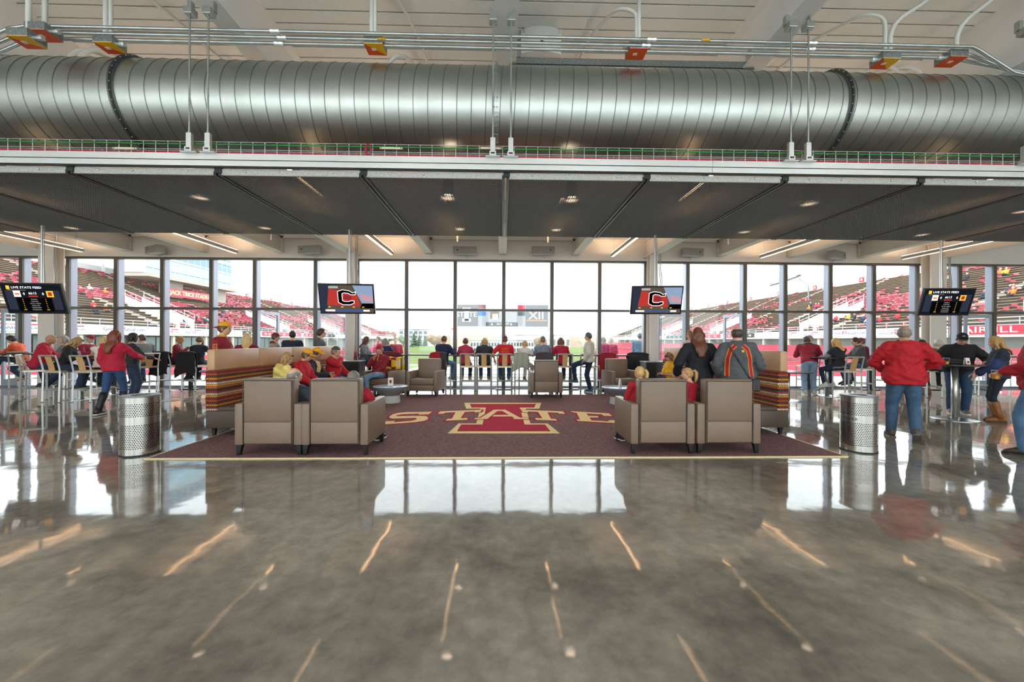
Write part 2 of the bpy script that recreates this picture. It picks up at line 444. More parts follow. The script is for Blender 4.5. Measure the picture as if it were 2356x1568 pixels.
# rail in front
for n, (xa, xb) in enumerate(((-13.1, 3.20), (3.205, 13.1))):
    t = tag(empty('strut_rail', (0, 0, 0)), 'galvanised double strut rail along the canopy front, %s length' % ('left' if n == 0 else 'right'), 'rail', 'canopy front rails')
    yf = 6.02
    z0, z1 = 4.045, 4.235
    MB().box(xa, xb, yf, yf+.08, z0+.012, (z0+z1)/2-.004).build('lower_channel', alu_light, t)
    MB().box(xa, xb, yf-.012, yf+.08, (z0+z1)/2+.004, z1).build('upper_channel', alu_light, t)
    MB().box(xa, xb, yf+.02, yf+.06, z0-.004, z0+.012).build('shadow_gap', frame_black, t)
# wire basket cable tray on the rail
tr = tag(empty('cable_tray', (0, 6.05, 4.24)), 'zinc wire basket cable tray running across under the duct', 'cable tray')
TW, TH = .30, .185
for (yy, zz) in ((0, .0), (0, .07), (0, TH), (.1, 0), (.2, 0), (TW, 0), (TW, .07), (TW, TH)):
    MB().tube([(-13, yy, zz), (13, yy, zz)], .0045, 6).build('long_wire', zinc, tr)
cw = MB().tube([(0, 0, TH), (0, 0, -.005), (0, TW, -.005), (0, TW, TH)], .0045, 6).mesh('cross_wire', zinc)
x = -13.0
while x < 13: link('cross_wire', cw, tr, (x, 0, 0)); x += .178
def wavy(x0, x1, y, z, a, step=.35, seed=0):
    rr = random.Random(seed); pts = []; x = x0
    while x < x1: pts.append((x, y+rr.uniform(-a, a), z+rr.uniform(-a, a)*.5)); x += step
    return pts
tag(MB().tube(wavy(-13, 13, 6.045, 4.385, .006, .7, 1), .008, 6).build('green_cable', mat('green_cable', '1c9a3e', .4)), 'green earth cable clipped along the wire tray', 'cable')
for i, (yy, zz) in enumerate(((6.075, 4.255), (6.10, 4.262), (6.13, 4.255), (6.16, 4.26), (6.09, 4.28))):
    tag(MB().tube(wavy(-13, 13, yy, zz, .01, .5, 5+i), .011, 6).build('red_cable', mat('red_cable', 'c03040', .5)), 'red data cable in the wire tray, %s strand' % ('front', 'second', 'fourth', 'rearmost', 'raised third')[i], 'cable', 'red cables in the tray')
for i, px in enumerate((848,)):
    p = W(px, 345, 6.04)
    mb = MB()
    for q in range(4):
        mb.tube([p+Vector((.05*math.cos(a*.7+q)*(.6+.15*q), -.01*q, .08*math.sin(a*.7+q))) for a in range(10)], .004, 5)
    tag(mb.build('cable_loop', MATS['red_cable']), 'loose red cable loop hanging on the tray', 'cable')
for px in (900, 287, 1128):
    p = W(px, 341, 6.03)
    t = tag(empty('splice_bar', p), 'small cream splice bar on the tray %s' % {900: 'left of the middle', 287: 'near the left hanger', 1128: 'beside the middle hanger'}[px], 'splice')
    MB().rbox(-.17, .17, -.01, .01, -.014, .014, .004).build('bar', mat('cream_plastic', 'd9d2b0', .5), t)
    for sx in (-.15, .15): MB().ell((sx, -.012, 0), (.01, .008, .01), 8, 5).build('copper_lug', mat('copper', 'b06a3a', .35, .9), t)

# ---------------------------------------------------------------- hanger rods
hn = 0
for bxx, nm in ((-4.42, 'left beam'), (.05, 'middle beam'), (4.6, 'right beam'), (8.3, 'right end')):
    for s, sd in ((-1, 'left'), (1, 'right')):
        x = bxx + s*.135 - .07
        if nm == 'right end' and s == 1: continue
        t = tag(empty('hanger_rod', (x, 5.98, 4.235)), 'threaded hanger rod under the %s, %s one of the pair' % (nm, sd) if nm != 'right end' else 'threaded hanger rod at the far right end', 'rod', 'hanger rods')
        MB().tube([(0, 0, .27), (0, 0, 2.05)], .013, 8).build('rod', galv, t)
        MB().rbox(-.038, .038, -.02, .035, .06, .28, .004).build('lower_bracket', alu_light, t)
        MB().box(-.05, .05, -.03, .05, .0, .03).box(-.05, -.03, -.03, .05, .03, .07).box(.03, .05, -.03, .05, .03, .07).box(-.11, .11, -.03, .06, -.006, .004).build('saddle', alu_light, t)
        MB().rbox(-.06, .06, -.05, .08, 2.02, 2.12, .005).box(-.06+.1*(s > 0), .0+.06*(s > 0), .03, .10, 2.1, 2.26).build('beam_clamp', galv, t)
        MB().lathe([(.02, 2.0), (.02, 2.02)], 6).build('nut', galv, t)
        MB().lathe([(.02, .28), (.02, .30)], 6).build('nut', galv, t)

# ---------------------------------------------------------------- spiral duct
DY, DR, DZC = 7.08, .735, 5.47
dt = tag(empty('spiral_duct', (0, DY, DZC)), 'large round galvanised spiral duct crossing the hall', 'duct')
n = 72
rings = []
for i in range(0, 61):
    x = -15+30*i/60
    rings.append([(x, DR*math.cos(2*PI*j/n), DR*math.sin(2*PI*j/n)) for j in range(n)])
MB().rings(rings).build('barrel', duct_mat, dt, True)
pts = []; p_ = .232; tot = int(30/p_)
for i in range(tot*40):
    a = 2*PI*i/40; pts.append((-15+p_*i/40, (DR+.002)*math.cos(-a), (DR+.002)*math.sin(-a)))
MB().tube(pts, .0075, 5).build('seam', mat('duct_seam', '8a8f8a', .4, .9), dt, True)
for xr in (-12.2, -6.12, -.12, 5.68, 11.7):
    prof = [(xr-.05, DR), (xr-.05, DR+.012), (xr-.012, DR+.012), (xr-.012, DR+.055), (xr+.012, DR+.055), (xr+.012, DR+.012), (xr+.05, DR+.012), (xr+.05, DR)]
    MB().rings([[(x, r*math.cos(2*PI*j/n), r*math.sin(2*PI*j/n)) for j in range(n)] for x, r in prof], cap=False).build('joint_flange', flange_mat if abs(xr) > 1 else galv, dt)
    bb = MB()
    for j in range(36):
        a = 2*PI*j/36
        bb.ell((xr-.02, (DR+.04)*math.cos(a), (DR+.04)*math.sin(a)), (.012, .009, .009), 6, 4); bb.ell((xr+.02, (DR+.04)*math.cos(a), (DR+.04)*math.sin(a)), (.012, .009, .009), 6, 4)
    tag(bb.build('flange_bolts', alu_light, dt), kind='stuff')

# ---------------------------------------------------------------- conduits under the beams
CYY = 6.28
for i, (dy, dz) in enumerate(((0, .03), (.10, .01), (.20, -.01))):
    y = CYY+dy; z = 6.24+dz
    pts = [(-8.6, y-.25, z-.62), (-8.1, y-.2, z-.55), (-7.5, y-.05, z-.08), (-7.3, y, z), (7.4 if i else 7.6, y, z), (7.7, y, z-.04), (8.3, y, z-(.40, .26, .14)[i]), (8.7, y, z-(.48, .32, .2)[i]), (9.6, y, z-(.48, .32, .2)[i])]
    t = tag(empty('steel_conduit', (0, 0, 0)), 'galvanised conduit under the roof beams, %s of the three parallel runs' % ('nearest', 'middle', 'farthest')[i], 'conduit', 'three parallel conduits')
    MB().tube(pts, .026, 10).build('pipe', galv, t, True)
    for xc in ((-3.55, -3.5, -3.6)[i], (2.35, 2.3, 9)[i], (4.95, 5.0, 9)[i]):
        if xc < 8:
            MB().tube([(xc-.07, y, z), (xc-.02, y, z)], .037, 8).tube([(xc+.02, y, z), (xc+.07, y, z)], .037, 8).tube([(xc-.02, y, z), (xc+.02, y, z)], .031, 8).build('coupling', zinc, t)
    if i < 2:
        MB().box(3.2-5.2*i*.99-.05, 3.2-5.2*i*.99+.08, y-.03, y-.026, z-.02, z+.015).build('yellow_tag', yellow_mat, t)
# junction boxes with orange and yellow covers and white risers
boxes = [(62, 97, 'two', 'under the bent conduits at the far left', 5.95), (101, 82, 'one', 'upper of the pair at the far left', 6.2), (253, 110, 'two', 'third from the left', 6.5), (864, 113, 'two', 'left of the middle beam', 6.5), (1464, 124, 'one', 'right of the middle beam', 6.5), (2036, 146, 'two', 'beyond the right beam', 6.5), (2188, 142, 'one', 'farthest right', 6.45)]
for px, py, kind, where, yb in boxes:
    p = W(px, py, yb)
    t = tag(empty('junction_box', p), '%s junction box on the conduits, %s' % ('orange' if kind == 'one' else 'orange and yellow', where), 'junction box', 'junction boxes')
    hw, hd = .15, .13
    MB().rbox(-hw, hw, -hd, hd, 0, .12, .006).build('body', galv_dark, t)
    if kind == 'one': MB().box(-hw, hw, -hd, hd, -.008, 0).build('cover', orange_mat, t)
    else:
        MB().prism([(-hw, -hd), (hw, hd), (-hw, hd)], 0, 0, base=-.008).build('orange_cover', orange_mat, t)
        MB().prism([(-hw, -hd), (hw, -hd), (hw, hd)], 0, 0, base=-.008).build('yellow_cover', yellow_mat, t)
    MB().box(-.06, .01, -.03, .02, -.012, -.008).build('sticker', mat('pale_sticker', 'e0c8b8', .6), t)
    for sx in (-1, 1): MB().tube([(sx*hw, .0, .06), (sx*(hw+.08), 0, .06)], .035, 8).build('connector', zinc, t)
def riser(pts, r=.035, where=''):
    P = []
    for i, q in enumerate(pts):          # round the corners
        q = Vector(q)
        if 0 < i < len(pts)-1:
            a = (Vector(pts[i-1])-q); b = (Vector(pts[i+1])-q); d = min(.32, a.length*.48, b.length*.48)
            A = q+a.normalized()*d; B = q+b.normalized()*d
            for k in range(7):
                u = k/6; P.append(A*(1-u)**2+q*2*u*(1-u)+B*u*u)
        else: P.append(q)
    tag(MB().tube(P, r, 10).build('white_pipe', conduit_white, None, True), 'white painted conduit bending up to the roof deck %s' % where, 'conduit', 'white risers')
def up(px, py, Y): return W(px, py, Y)
TOPZ = 7.3
for px, py, Y, mode, where in ((66, 70, 6.1, 'up', 'at the far left corner'), (103, 56, 6.25, 'up', 'second from the far left'), (243, 75, 6.6, 'up', 'left of the left beam, straight one'), (255, 75, 6.62, 'bend', 'left of the left beam, hooked one'),
                    (855, 78, 6.6, 'up', 'left of the middle beam, straight one'), (863, 78, 6.62, 'bend', 'left of the middle beam, hooked one'), (1470, 88, 6.6, 'up', 'right of the middle beam, straight one'), (1464, 88, 6.62, 'bendl', 'right of the middle beam, hooked one'),
                    (2048, 110, 6.6, 'out', 'beyond the right beam, leaning one'), (2036, 110, 6.62, 'bendl', 'beyond the right beam, hooked one'), (2200, 118, 6.5, 'out', 'farthest right')):
    a = W(px, py, Y); a.z -= .15
    if mode == 'up': riser([a, (a.x, a.y, TOPZ+.05)], where=where)
    elif mode == 'bend': riser([a, (a.x, a.y, TOPZ-.1), (a.x+.28, a.y+.05, TOPZ-.02), (a.x+.5, a.y+.9, TOPZ-.06), (a.x+.7, a.y+4.5, TOPZ-.05)], .03, where)
    elif mode == 'bendl': riser([a, (a.x, a.y, TOPZ-.3), (a.x-.3, a.y+.05, TOPZ-.2), (a.x-.6, a.y+.9, TOPZ-.06), (a.x-.9, a.y+4.5, TOPZ-.05)], .03, where)
    else: riser([a, (a.x, a.y, a.z+.55), (a.x+.55, a.y-.1, TOPZ-.1), (a.x+.75, a.y-2.5, TOPZ-.08)], .035, where)
for px, where in ((155, 'behind the duct at left, first'), (178, 'behind the duct at left, second'), (894, 'behind the duct near the middle'), (2070, 'behind the duct at right, first'), (2122, 'behind the duct at right, second')):
    a = W(px, 170, 7.95); sx = 1 if px < 1178 else -1
    riser([(a.x, 7.95, 5.4), (a.x, 7.95, min(a.z+.35, 7.0)), (a.x+.25*sx, 8.0, min(a.z+.55, 7.2)), (a.x+.5*sx, 8.6, TOPZ-.05), (a.x+.7*sx, 10.5, TOPZ-.05)], .035, where)
# strut channel above the duct
p0 = W(1172, 140, 7.25); p1 = W(1733, 152, 7.25)
t = tag(empty('strut_channel', (p0.x, 7.25, p0.z-.05)), 'spangled galvanised strut channel above the duct', 'channel')
L_ = p1.x-p0.x
MB().box(0, L_, 0, .005, .0, .12).box(0, L_, 0, .1, .115, .12).build('web', galv_dark, t)
MB().box(0, L_, -.02, .08, -.03, -.005).build('slot', frame_black, t)
MB().box(0, L_, -.03, .1, -.05, -.032).build('lower_lip', galv_dark, t)
for sx in (.15, L_-.05): MB().box(sx-.04, sx+.04, -.01, .09, .12, .35).build('bracket', galv, t)
# ceiling loudspeaker
t = tag(empty('ceiling_loudspeaker', W(1244, 75, 7.65)), 'large white loudspeaker hung beneath the roof deck', 'loudspeaker')
mb = MB(); wv, hv = .38, .47
rg = []
for i in range(13):
    u = i/12; z = -hv+2*hv*u
    rg.append([(wv*c, -.12-.10*math.cos(PI*(c)/2.2)+.05*abs(2*u-1)**3, z) for c in [(-1+2*j/10) for j in range(11)]]+[(wv, .3, z), (-wv, .3, z)])
mb.rings(rg); sp = mb.build('cabinet', mat('speaker_white', 'd9d9d3', .5), t, True); smooth_angle(sp, 40)
mb = MB(); rg = []
for i in range(9):
    u = i/8; z = -hv*.78+2*hv*.83*u
    rg.append([(wv*.96*c, -.128-.10*math.cos(PI*c/2.2)+.05*abs(2*u-1)**3, z) for c in [(-1+2*j/10) for j in range(11)]]+[(wv*.95, -.0, z), (-wv*.95, -.0, z)])
MB.rings(mb, rg); mb.build('grille', mat('speaker_grille', 'c4c4c0', .6, noise_s=200, noise_a=.2), t, True)
MB().box(-.015, .015, .1, .13, hv, 1.2).build('bracket', galv, t)
MB().box(-.03, .03, -.24, -.23, -hv*.72, -hv*.70).build('badge', frame_black, t)

# ---------------------------------------------------------------- linear lights, downlights, wall loudspeakers
def linear(x, y0, y1, z, where, lo=None, hi=None):
    t = tag(empty('linear_light', (x, y0, z)), 'slim grey linear light fixture %s' % where, 'light', 'linear ceiling lights')
    MB().box(-.05, .05, 0, y1-y0, .006, .10).build('housing', mat('fixture_grey', 'a8a4a0', .5), t)
    MB().box(-.03, .03, .02, y1-y0-.02, 0, .006).build('lower_lens', lo or lens_warm, t)
    MB().box(-.045, .045, .02, y1-y0-.02, .1, .106).build('upper_lens', hi or lens_soft, t)
    for yy in (.15, y1-y0-.15):
        if z < 5 and y0 < 9:                     # stands on the canopy mesh
            MB().box(-.02, .02, yy-.01, yy+.01, CZ+.012-z, .006).build('stand_off', galv, t)
        else: MB().tube([(0, yy, .1), (0, yy, DZ-z-.02)], .003, 5).build('wire', galv, t)
od = {1: 'first', 2: 'second', 3: 'third', 4: 'fourth', 5: 'fifth', 6: 'sixth'}
for s, sd in ((-1, 'left'), (1, 'right')):
    for q, xx in ((1, 1.12), (3, 5.65), (5, 10.3)):
        linear(s*xx*1.02, 7.55, 10.2, 4.20, 'over the canopy back, %s %s of the middle' % (od[q], sd))
    for q, xx in ((2, 3.36), (4, 8.0), (6, 12.5)):
        linear(s*xx, 9.5, 12.15, 4.06, 'close to the windows, %s %s of the middle' % (od[q], sd), lens_win, lens_win_up)
        linear(s*xx*1.02, 6.35, 7.65, 4.20, 'above the canopy front, %s %s of the middle' % (od[q], sd))
for i, x in enumerate((-13, -8, -2.2, 2.2, 8, 13)):  # added fill rows out of view, there to brighten hall and roof deck
    for j, y in enumerate((-6.5, -3.0, .5)):
        linear(x, y, y+2.4, 5.6, 'added unseen over the hall front, row %s, place %s' % (od[i+1], od[j+1]), lens_hall_fill, lens_hall_fill_up)
dl = [(460, 452), (609, 522), (1031, 452), (1315, 457), (1058, 524), (1280, 526), (1862, 466), (1714, 531), (165, 522), (2122, 538), (2352, 484)]
wh = ['large one at left', 'farther one at left', 'near one left of the middle seam', 'near one right of the middle seam', 'far one left of the middle seam', 'far one right of the middle seam', 'large one at right', 'farther one at right', 'faint one at the far left', 'faint one at the far right', 'at the right picture edge']
for (px, py), ww in zip(dl, wh):
    p = F(px, py, CZ+.02)
    t = tag(empty('downlight', (p.x, p.y, CZ+.03)), 'round warm recessed downlight behind the mesh, %s' % ww, 'light', 'canopy downlights')
    MB().lathe([(.085, .02), (.09, .02), (.10, .0), (.118, .0), (.118, .012), (.11, .03), (.11, .06), (.085, .3), (.075, .3), (.075, .06)], 28, cap=False).build('reflector', mat('downlight_can', '40403e', .4, .6), t, True)
    MB().lathe([(.0, .03), (.088, .03), (.088, .036), (.0, .036)], 24).build('lens', down_emit, t)
spk = mat('wall_speaker_grey', 'a6a49f', .55)
for n, (px, py, yaw, ww) in enumerate(((360, 575, 28, 'leftmost of six'), (716, 575, 12, 'second from the left of six'), (1070, 577, 0, 'just left of the middle beam'), (1249, 577, 0, 'just right of the middle beam'), (1590, 581, -12, 'second from the right of six'), (1922, 587, -28, 'rightmost of six'))):
    p = W(px, py, 12.25)
    t = tag(empty('wall_loudspeaker', p, R(-yaw)), 'grey wall loudspeaker above the windows, %s' % ww, 'loudspeaker', 'wall loudspeakers')
    MB().rbox(-.36, .36, -.14, .1, -.12, .12, .02, taper=lambda c: Vector((c.x*(1-.15*(c.y > 0)), c.y, c.z))).build('cabinet', spk, t)
    MB().box(-.34, .34, -.146, -.139, -.105, .105).build('grille', mat('wall_speaker_grille', '98968f', .7, noise_s=150, noise_a=.15), t)
    MB().box(-.24 if n < 3 else .20, -.20 if n < 3 else .24, -.15, -.145, -.02, .02).build('badge', frame_black, t)
    MB().box(-.03, .03, .1, .22, -.03, .03).build('bracket', spk, t)
    MB().tube([(0, .0, -.12), (.05, .1, -.2), (.1, .2, -.16)], .006, 5).build('lead', spk, t)

# ================================================================ rug with the woven emblem
def carpet_mat(name, ca, cb, s=260):
    m = bpy.data.materials.new(name); m.use_nodes = True; nt = m.node_tree; b = nt.nodes['Principled BSDF']; L = nt.links.new
    tc = nt.nodes.new('ShaderNodeTexCoord'); n = nt.nodes.new('ShaderNodeTexNoise'); n.inputs['Scale'].default_value = s; n.inputs['Detail'].default_value = 3
    n2 = nt.nodes.new('ShaderNodeTexNoise'); n2.inputs['Scale'].default_value = 25; n2.inputs['Detail'].default_value = 4
    L(tc.outputs['Object'], n.inputs['Vector']); L(tc.outputs['Object'], n2.inputs['Vector'])
    ad = nt.nodes.new('ShaderNodeMath'); ad.operation = 'ADD'; L(n.outputs[0], ad.inputs[0]); L(n2.outputs[0], ad.inputs[1])
    hf = nt.nodes.new('ShaderNodeMath'); hf.operation = 'MULTIPLY'; hf.inputs[1].default_value = .5; L(ad.outputs[0], hf.inputs[0])
    rp = nt.nodes.new('ShaderNodeValToRGB'); rp.color_ramp.elements[0].position = .36; rp.color_ramp.elements[1].position = .64
    rp.color_ramp.elements[0].color = (*srgb(ca), 1); rp.color_ramp.elements[1].color = (*srgb(cb), 1)
    L(hf.outputs[0], rp.inputs[0]); L(rp.outputs[0], b.inputs['Base Color']); b.inputs['Roughness'].default_value = .95; b.inputs['Specular IOR Level'].default_value = .1
    bp = nt.nodes.new('ShaderNodeBump'); bp.inputs['Distance'].default_value = .004; bp.inputs['Strength'].default_value = .5; L(n.outputs[0], bp.inputs['Height']); L(bp.outputs[0], b.inputs['Normal'])
    return m
rug_m = carpet_mat('rug_pile', '624649', '8e6e6b'); cream_m = carpet_mat('cream_pile', 'e3c78c', 'f3dca6'); red_m = carpet_mat('cardinal_pile', 'a52238', 'bd3349')
ra, rb_ = F(350, 1057), F(1940, 1049)
RY0, RY1 = (ra.y+rb_.y)/2, F(1160, 908).y
RX0, RX1 = -4.36, 4.40
rug = tag(empty('rug', (0, 0, 0)), 'dark maroon brown rug with red and cream lettered emblem', 'rug')
MB().box(RX0, RX1, RY0, RY1, 0, .012).build('pile', rug_m, rug)
MB().box(RX0-.03, RX1+.03, RY0-.025, RY0, 0, .014).build('front_binding', mat('cream_binding', 'e8d2a0', .6), rug)
MB().box(RX0-.02, RX0, RY0, RY1, 0, .013).build('side_binding', MATS['cream_binding'], rug); MB().box(RX1, RX1+.02, RY0, RY1, 0, .013).build('side_binding', MATS['cream_binding'], rug)
def zp(poly): return [F(850+x/3.927, 880+y/3.927) for x, y in poly]
def offset(poly, d):
    n = len(poly); P = [Vector((p[0], p[1])) for p in poly]
    ar = sum(P[i].x*P[(i+1) % n].y-P[(i+1) % n].x*P[i].y for i in range(n)); sg = 1 if ar > 0 else -1; out = []
    for i in range(n):
        a, b, c = P[i-1], P[i], P[(i+1) % n]
        e1 = (b-a).normalized(); e2 = (c-b).normalized(); n1 = Vector((e1.y, -e1.x))*sg; n2 = Vector((e2.y, -e2.x))*sg
        m = n1+n2
        if m.length < .3: m = n1
        m.normalize(); k = min(2., 1/max(.35, m.dot(n1))); out.append(b+m*d*k)
    return out
def inlay(name, polys, z, m, off=0):
    mb = MB()
    for i_, p in enumerate(polys):
        q = zp(p); q = [(v.x, v.y) for v in q]
        if off: q = offset(q, off)
        mb.prism(q, z+i_*.00025, 0, base=.008)
    return mb.build(name, m, rug)
I_out = [(857,186),(1553,186),(1534,239),(1413,239),(1455,374),(1610,374),(1720,464),(708,464),(805,374),(965,374),(1003,239),(873,239)]
I_in = [(907,196),(1503,196),(1490,229),(1358,229),(1402,384),(1585,384),(1637,446),(791,446),(828,384),(1022,384),(1052,229),(922,229)]
S_ = [(567,268),(535,291),(440,295),(455,285),(300,290),(250,299),(238,309),(470,306),(512,310),(532,322),(526,338),(490,352),(420,363),(135,384),(60,388),(95,358),(235,352),(215,365),(380,352),(422,341),(430,331),(410,324),(205,331),(178,323),(185,308),(215,290),(265,279),(330,273)]
T_ = [(637,266),(1015,251),(1000,272),(950,275),(955,266),(863,269),(822,328),(888,326),(882,342),(688,349),(705,334),(745,332),(778,273),(685,277),(672,286),(618,288)]
T2 = [(2385-x, y) for x, y in T_]
A_ = [[(1125,250),(1172,250),(1065,334),(945,337),(958,326),(1003,325)], [(1120,250),(1232,250),(1240,262),(1108,262)], [(1180,250),(1228,250),(1360,323),(1440,324),(1436,337),(1300,335),(1310,327)], [(1130,298),(1285,298),(1310,312),(1110,312)]]
E_ = [[(1815,264),(2165,284),(2192,308),(2115,305),(2100,292),(1850,277)], [(1868,268),(1952,272),(2010,353),(1905,345)], [(1950,306),(2062,308),(2072,322),(1975,322)], [(1872,340),(2150,357),(2175,345),(2262,350),(2292,376),(1885,353)]]
inlay('emblem_border', [I_out], .0135, cream_m); inlay('emblem_field', [I_in], .0145, red_m)
for nm, ps in (('letter_s', [S_]), ('letter_t', [T_]), ('letter_a', A_), ('letter_t', [T2]), ('letter_e', E_)):
    o = inlay(nm, ps, .017, cream_m); ed = inlay('letter_edge', ps, .0158, red_m, .045); ed.parent = o

# ================================================================ lounge chairs
leather = mat('taupe_leather', '826d5b', .42, noise_s=3, noise_a=.05, bump=.0012, bump_s=160)
leather_d = mat('taupe_seam', '4e443c', .5)
black_wood = mat('black_leg', '1c1b1b', .35)
def lounge_proto():
    t = empty('lounge_chair')
    W2, D2 = .42, .38         # faces +y ; back at y=-D2
    for s in (-1, 1):
        MB().rbox(s*W2-(.105 if s > 0 else 0), s*W2+(.105 if s < 0 else 0), -D2, D2, .13, .655, .018).build('arm', leather, t)
        for yy in (-D2+.045, D2-.045):
            xx = s*(W2-.05)
            MB().rings([[(xx+a*.032, yy+b*.032, .13) for a, b in ((-1,-1),(1,-1),(1,1),(-1,1))], [(xx+a*.02+s*.012, yy+b*.02, .0) for a, b in ((-1,-1),(1,-1),(1,1),(-1,1))]]).build('leg', black_wood, t)
    def tp(c): return Vector((c.x, c.y-.008*max(0, (c.z-.45)), c.z))
    b = MB().rbox(-.31, .31, -D2+.005, -D2+.17, .14, .97, .022, taper=tp).build('backrest', leather, t)
    MB().rbox(-.295, .295, -D2-.014, -D2+.02, .155, .425, .012).build('back_panel', leather, b)
    MB().rbox(-.295, .295, -D2-.014, -D2+.02, .432, .945, .012, taper=tp).build('back_panel', leather, b)
    pip = []
    for (x, z) in ((-.308, .15), (-.308, .95), (.308, .95), (.308, .15)): pip.append((x, -D2-.005-.008*max(0, z-.45), z))
    MB().tube(pip, .006, 6).build('piping', leather_d, b)
    MB().rbox(-.312, .312, -D2+.16, D2-.02, .30, .46, .03).build('seat_cushion', leather, t)
    MB().rbox(-.312, .312, -D2+.1, D2-.02, .14, .295, .012).build('seat_base', leather, t)
    for o in t.children_recursive:
        if o.type == 'MESH': smooth_angle(o, 40)
    return t
LC = lounge_proto(); first_lc = [True]
def lounge(x, y, rz, label):
    o = LC if first_lc[0] else copy_tree(LC); first_lc[0] = False
    o.location = (x, y, .012); o.rotation_euler = (0, 0, rz); tag(o, label, 'armchair', 'taupe leather lounge chairs'); return o
def back_at(px, py): p = F(px, py); return p.x, p.y
for px, py, lb in ((614, 1051, 'leather armchair seen from behind, leftmost of the front row'), (768, 1051, 'leather armchair seen from behind, second from left in the front row'), (1527, 1048, 'leather armchair seen from behind, holding the ponytailed girl'), (1680, 1047, 'leather armchair seen from behind, rightmost of the front row')):
    x, y = back_at(px, py); lounge(x, y+.40, 0, lb)
x, y = back_at(1257, 916); lounge(x, y+.36, 0, 'lone leather armchair with its back to us, beyond the rug emblem')
x, y = back_at(974, 913); lounge(x, y+.38, R(180-8), 'empty leather armchair facing us beside the left drum table')
x, y = back_at(1437, 911); lounge(x, y+.36, R(180+8), 'empty leather armchair facing us behind the right drum table')
x, y = back_at(878, 912); MANCH = (x-.05, y+.3); lounge(x-.02, y+.3, R(180-14), 'leather armchair with the man in red cap and crossed legs')

# ================================================================ banquettes
def weave_mat():
    m = bpy.data.materials.new('striped_weave'); m.use_nodes = True; nt = m.node_tree; b = nt.nodes['Principled BSDF']; L = nt.links.new
    tc = nt.nodes.new('ShaderNodeTexCoord'); sp = nt.nodes.new('ShaderNodeSeparateXYZ'); L(tc.outputs['Object'], sp.inputs[0])
    ml = nt.nodes.new('ShaderNodeMath'); ml.operation = 'MULTIPLY'; ml.inputs[1].default_value = 1/.40; L(sp.outputs['Z'], ml.inputs[0])
    fr = nt.nodes.new('ShaderNodeMath'); fr.operation = 'FRACT'; L(ml.outputs[0], fr.inputs[0])
    rp = nt.nodes.new('ShaderNodeValToRGB'); cr = rp.color_ramp; cr.interpolation = 'CONSTANT'
    cols = ['e9dccb', '8e3b34', 'e0a02c', '5d4338', 'c85a34', '90302f', 'd89a34', 'd8c8b4', 'a53a34', '4f3b34', 'd07038', 'e6b040']
    while len(cr.elements) < len(cols): cr.elements.new(.5)
    for i, c in enumerate(cols): cr.elements[i].position = i/len(cols); cr.elements[i].color = (*srgb(c), 1)
    L(fr.outputs[0], rp.inputs[0])
    br = nt.nodes.new('ShaderNodeTexBrick'); br.inputs['Scale'].default_value = 1; br.inputs['Brick Width'].default_value = .026; br.inputs['Row Height'].default_value = .0333; br.inputs['Mortar Size'].default_value = .0045
    br.inputs['Color1'].default_value = (1, 1, 1, 1); br.inputs['Color2'].default_value = (.75, .7, .7, 1); br.inputs['Mortar'].default_value = (.30, .20, .18, 1)
    cb = nt.nodes.new('ShaderNodeCombineXYZ'); ad = nt.nodes.new('ShaderNodeMath'); ad.operation = 'ADD'; L(sp.outputs['X'], ad.inputs[0]); L(sp.outputs['Y'], ad.inputs[1])
    L(ad.outputs[0], cb.inputs[0]); L(sp.outputs['Z'], cb.inputs[1]); L(cb.outputs[0], br.inputs['Vector'])
    mx = nt.nodes.new('ShaderNodeMixRGB'); mx.blend_type = 'MULTIPLY'; mx.inputs[0].default_value = 1; L(rp.outputs[0], mx.inputs[1]); L(br.outputs['Color'], mx.inputs[2])
    L(mx.outputs[0], b.inputs['Base Color']); b.inputs['Roughness'].default_value = .85
    return m
weave = weave_mat(); tan_leather = mat('tan_leather', 'c49a74', .42, noise_s=4, noise_a=.06)
dark_leather = mat('dark_brown_leather', '5a4c42', .42)
def banquette(s, label):
    t = tag(empty('banquette', (s*4.40, 6.12, 0)), label, 'bench', 'high back benches')
    Ln = 4.5
    inn = -s          # inner side direction
    def xs(a, b): return sorted((inn*a, inn*b))
    n = 4
    for k in range(n):
        y0, y1 = Ln*k/n, Ln*(k+1)/n
        a, b = xs(-.07, .055)
        smooth_angle(MB().rbox(a, b, y0+.002, y1-.002, 1.005, 1.325, .025).build('headrest', tan_leather, t))
    a, b = xs(-.085, .09); MB().rbox(a, b, 0, Ln, .39, 1.005, .02).build('woven_back', weave, t)
    a, b = xs(-.085, .64); smooth_angle(MB().rbox(a, b, .004, Ln-.004, .13, .395, .018).build('seat_base', dark_leather, t))
    a, b = xs(.09, .65)
    for k in range(n): smooth_angle(MB().rbox(a, b, Ln*k/n+.005, Ln*(k+1)/n-.005, .385, .455, .022).build('seat_cushion', dark_leather, t))
    for yy in (.08, Ln/2, Ln-.08):
        for xx in (.0, .57):
            X = inn*xx
            MB().rings([[(X+p*.03, yy+q*.03, .135) for p, q in ((-1,-1),(1,-1),(1,1),(-1,1))], [(X+p*.018, yy+q*.018, .0) for p, q in ((-1,-1),(1,-1),(1,1),(-1,1))]]).build('leg', black_wood, t)
    return t
banquette(-1, 'long high back bench with striped woven back, on the left of the rug')
banquette(1, 'long high back bench with striped woven back, on the right of the rug')

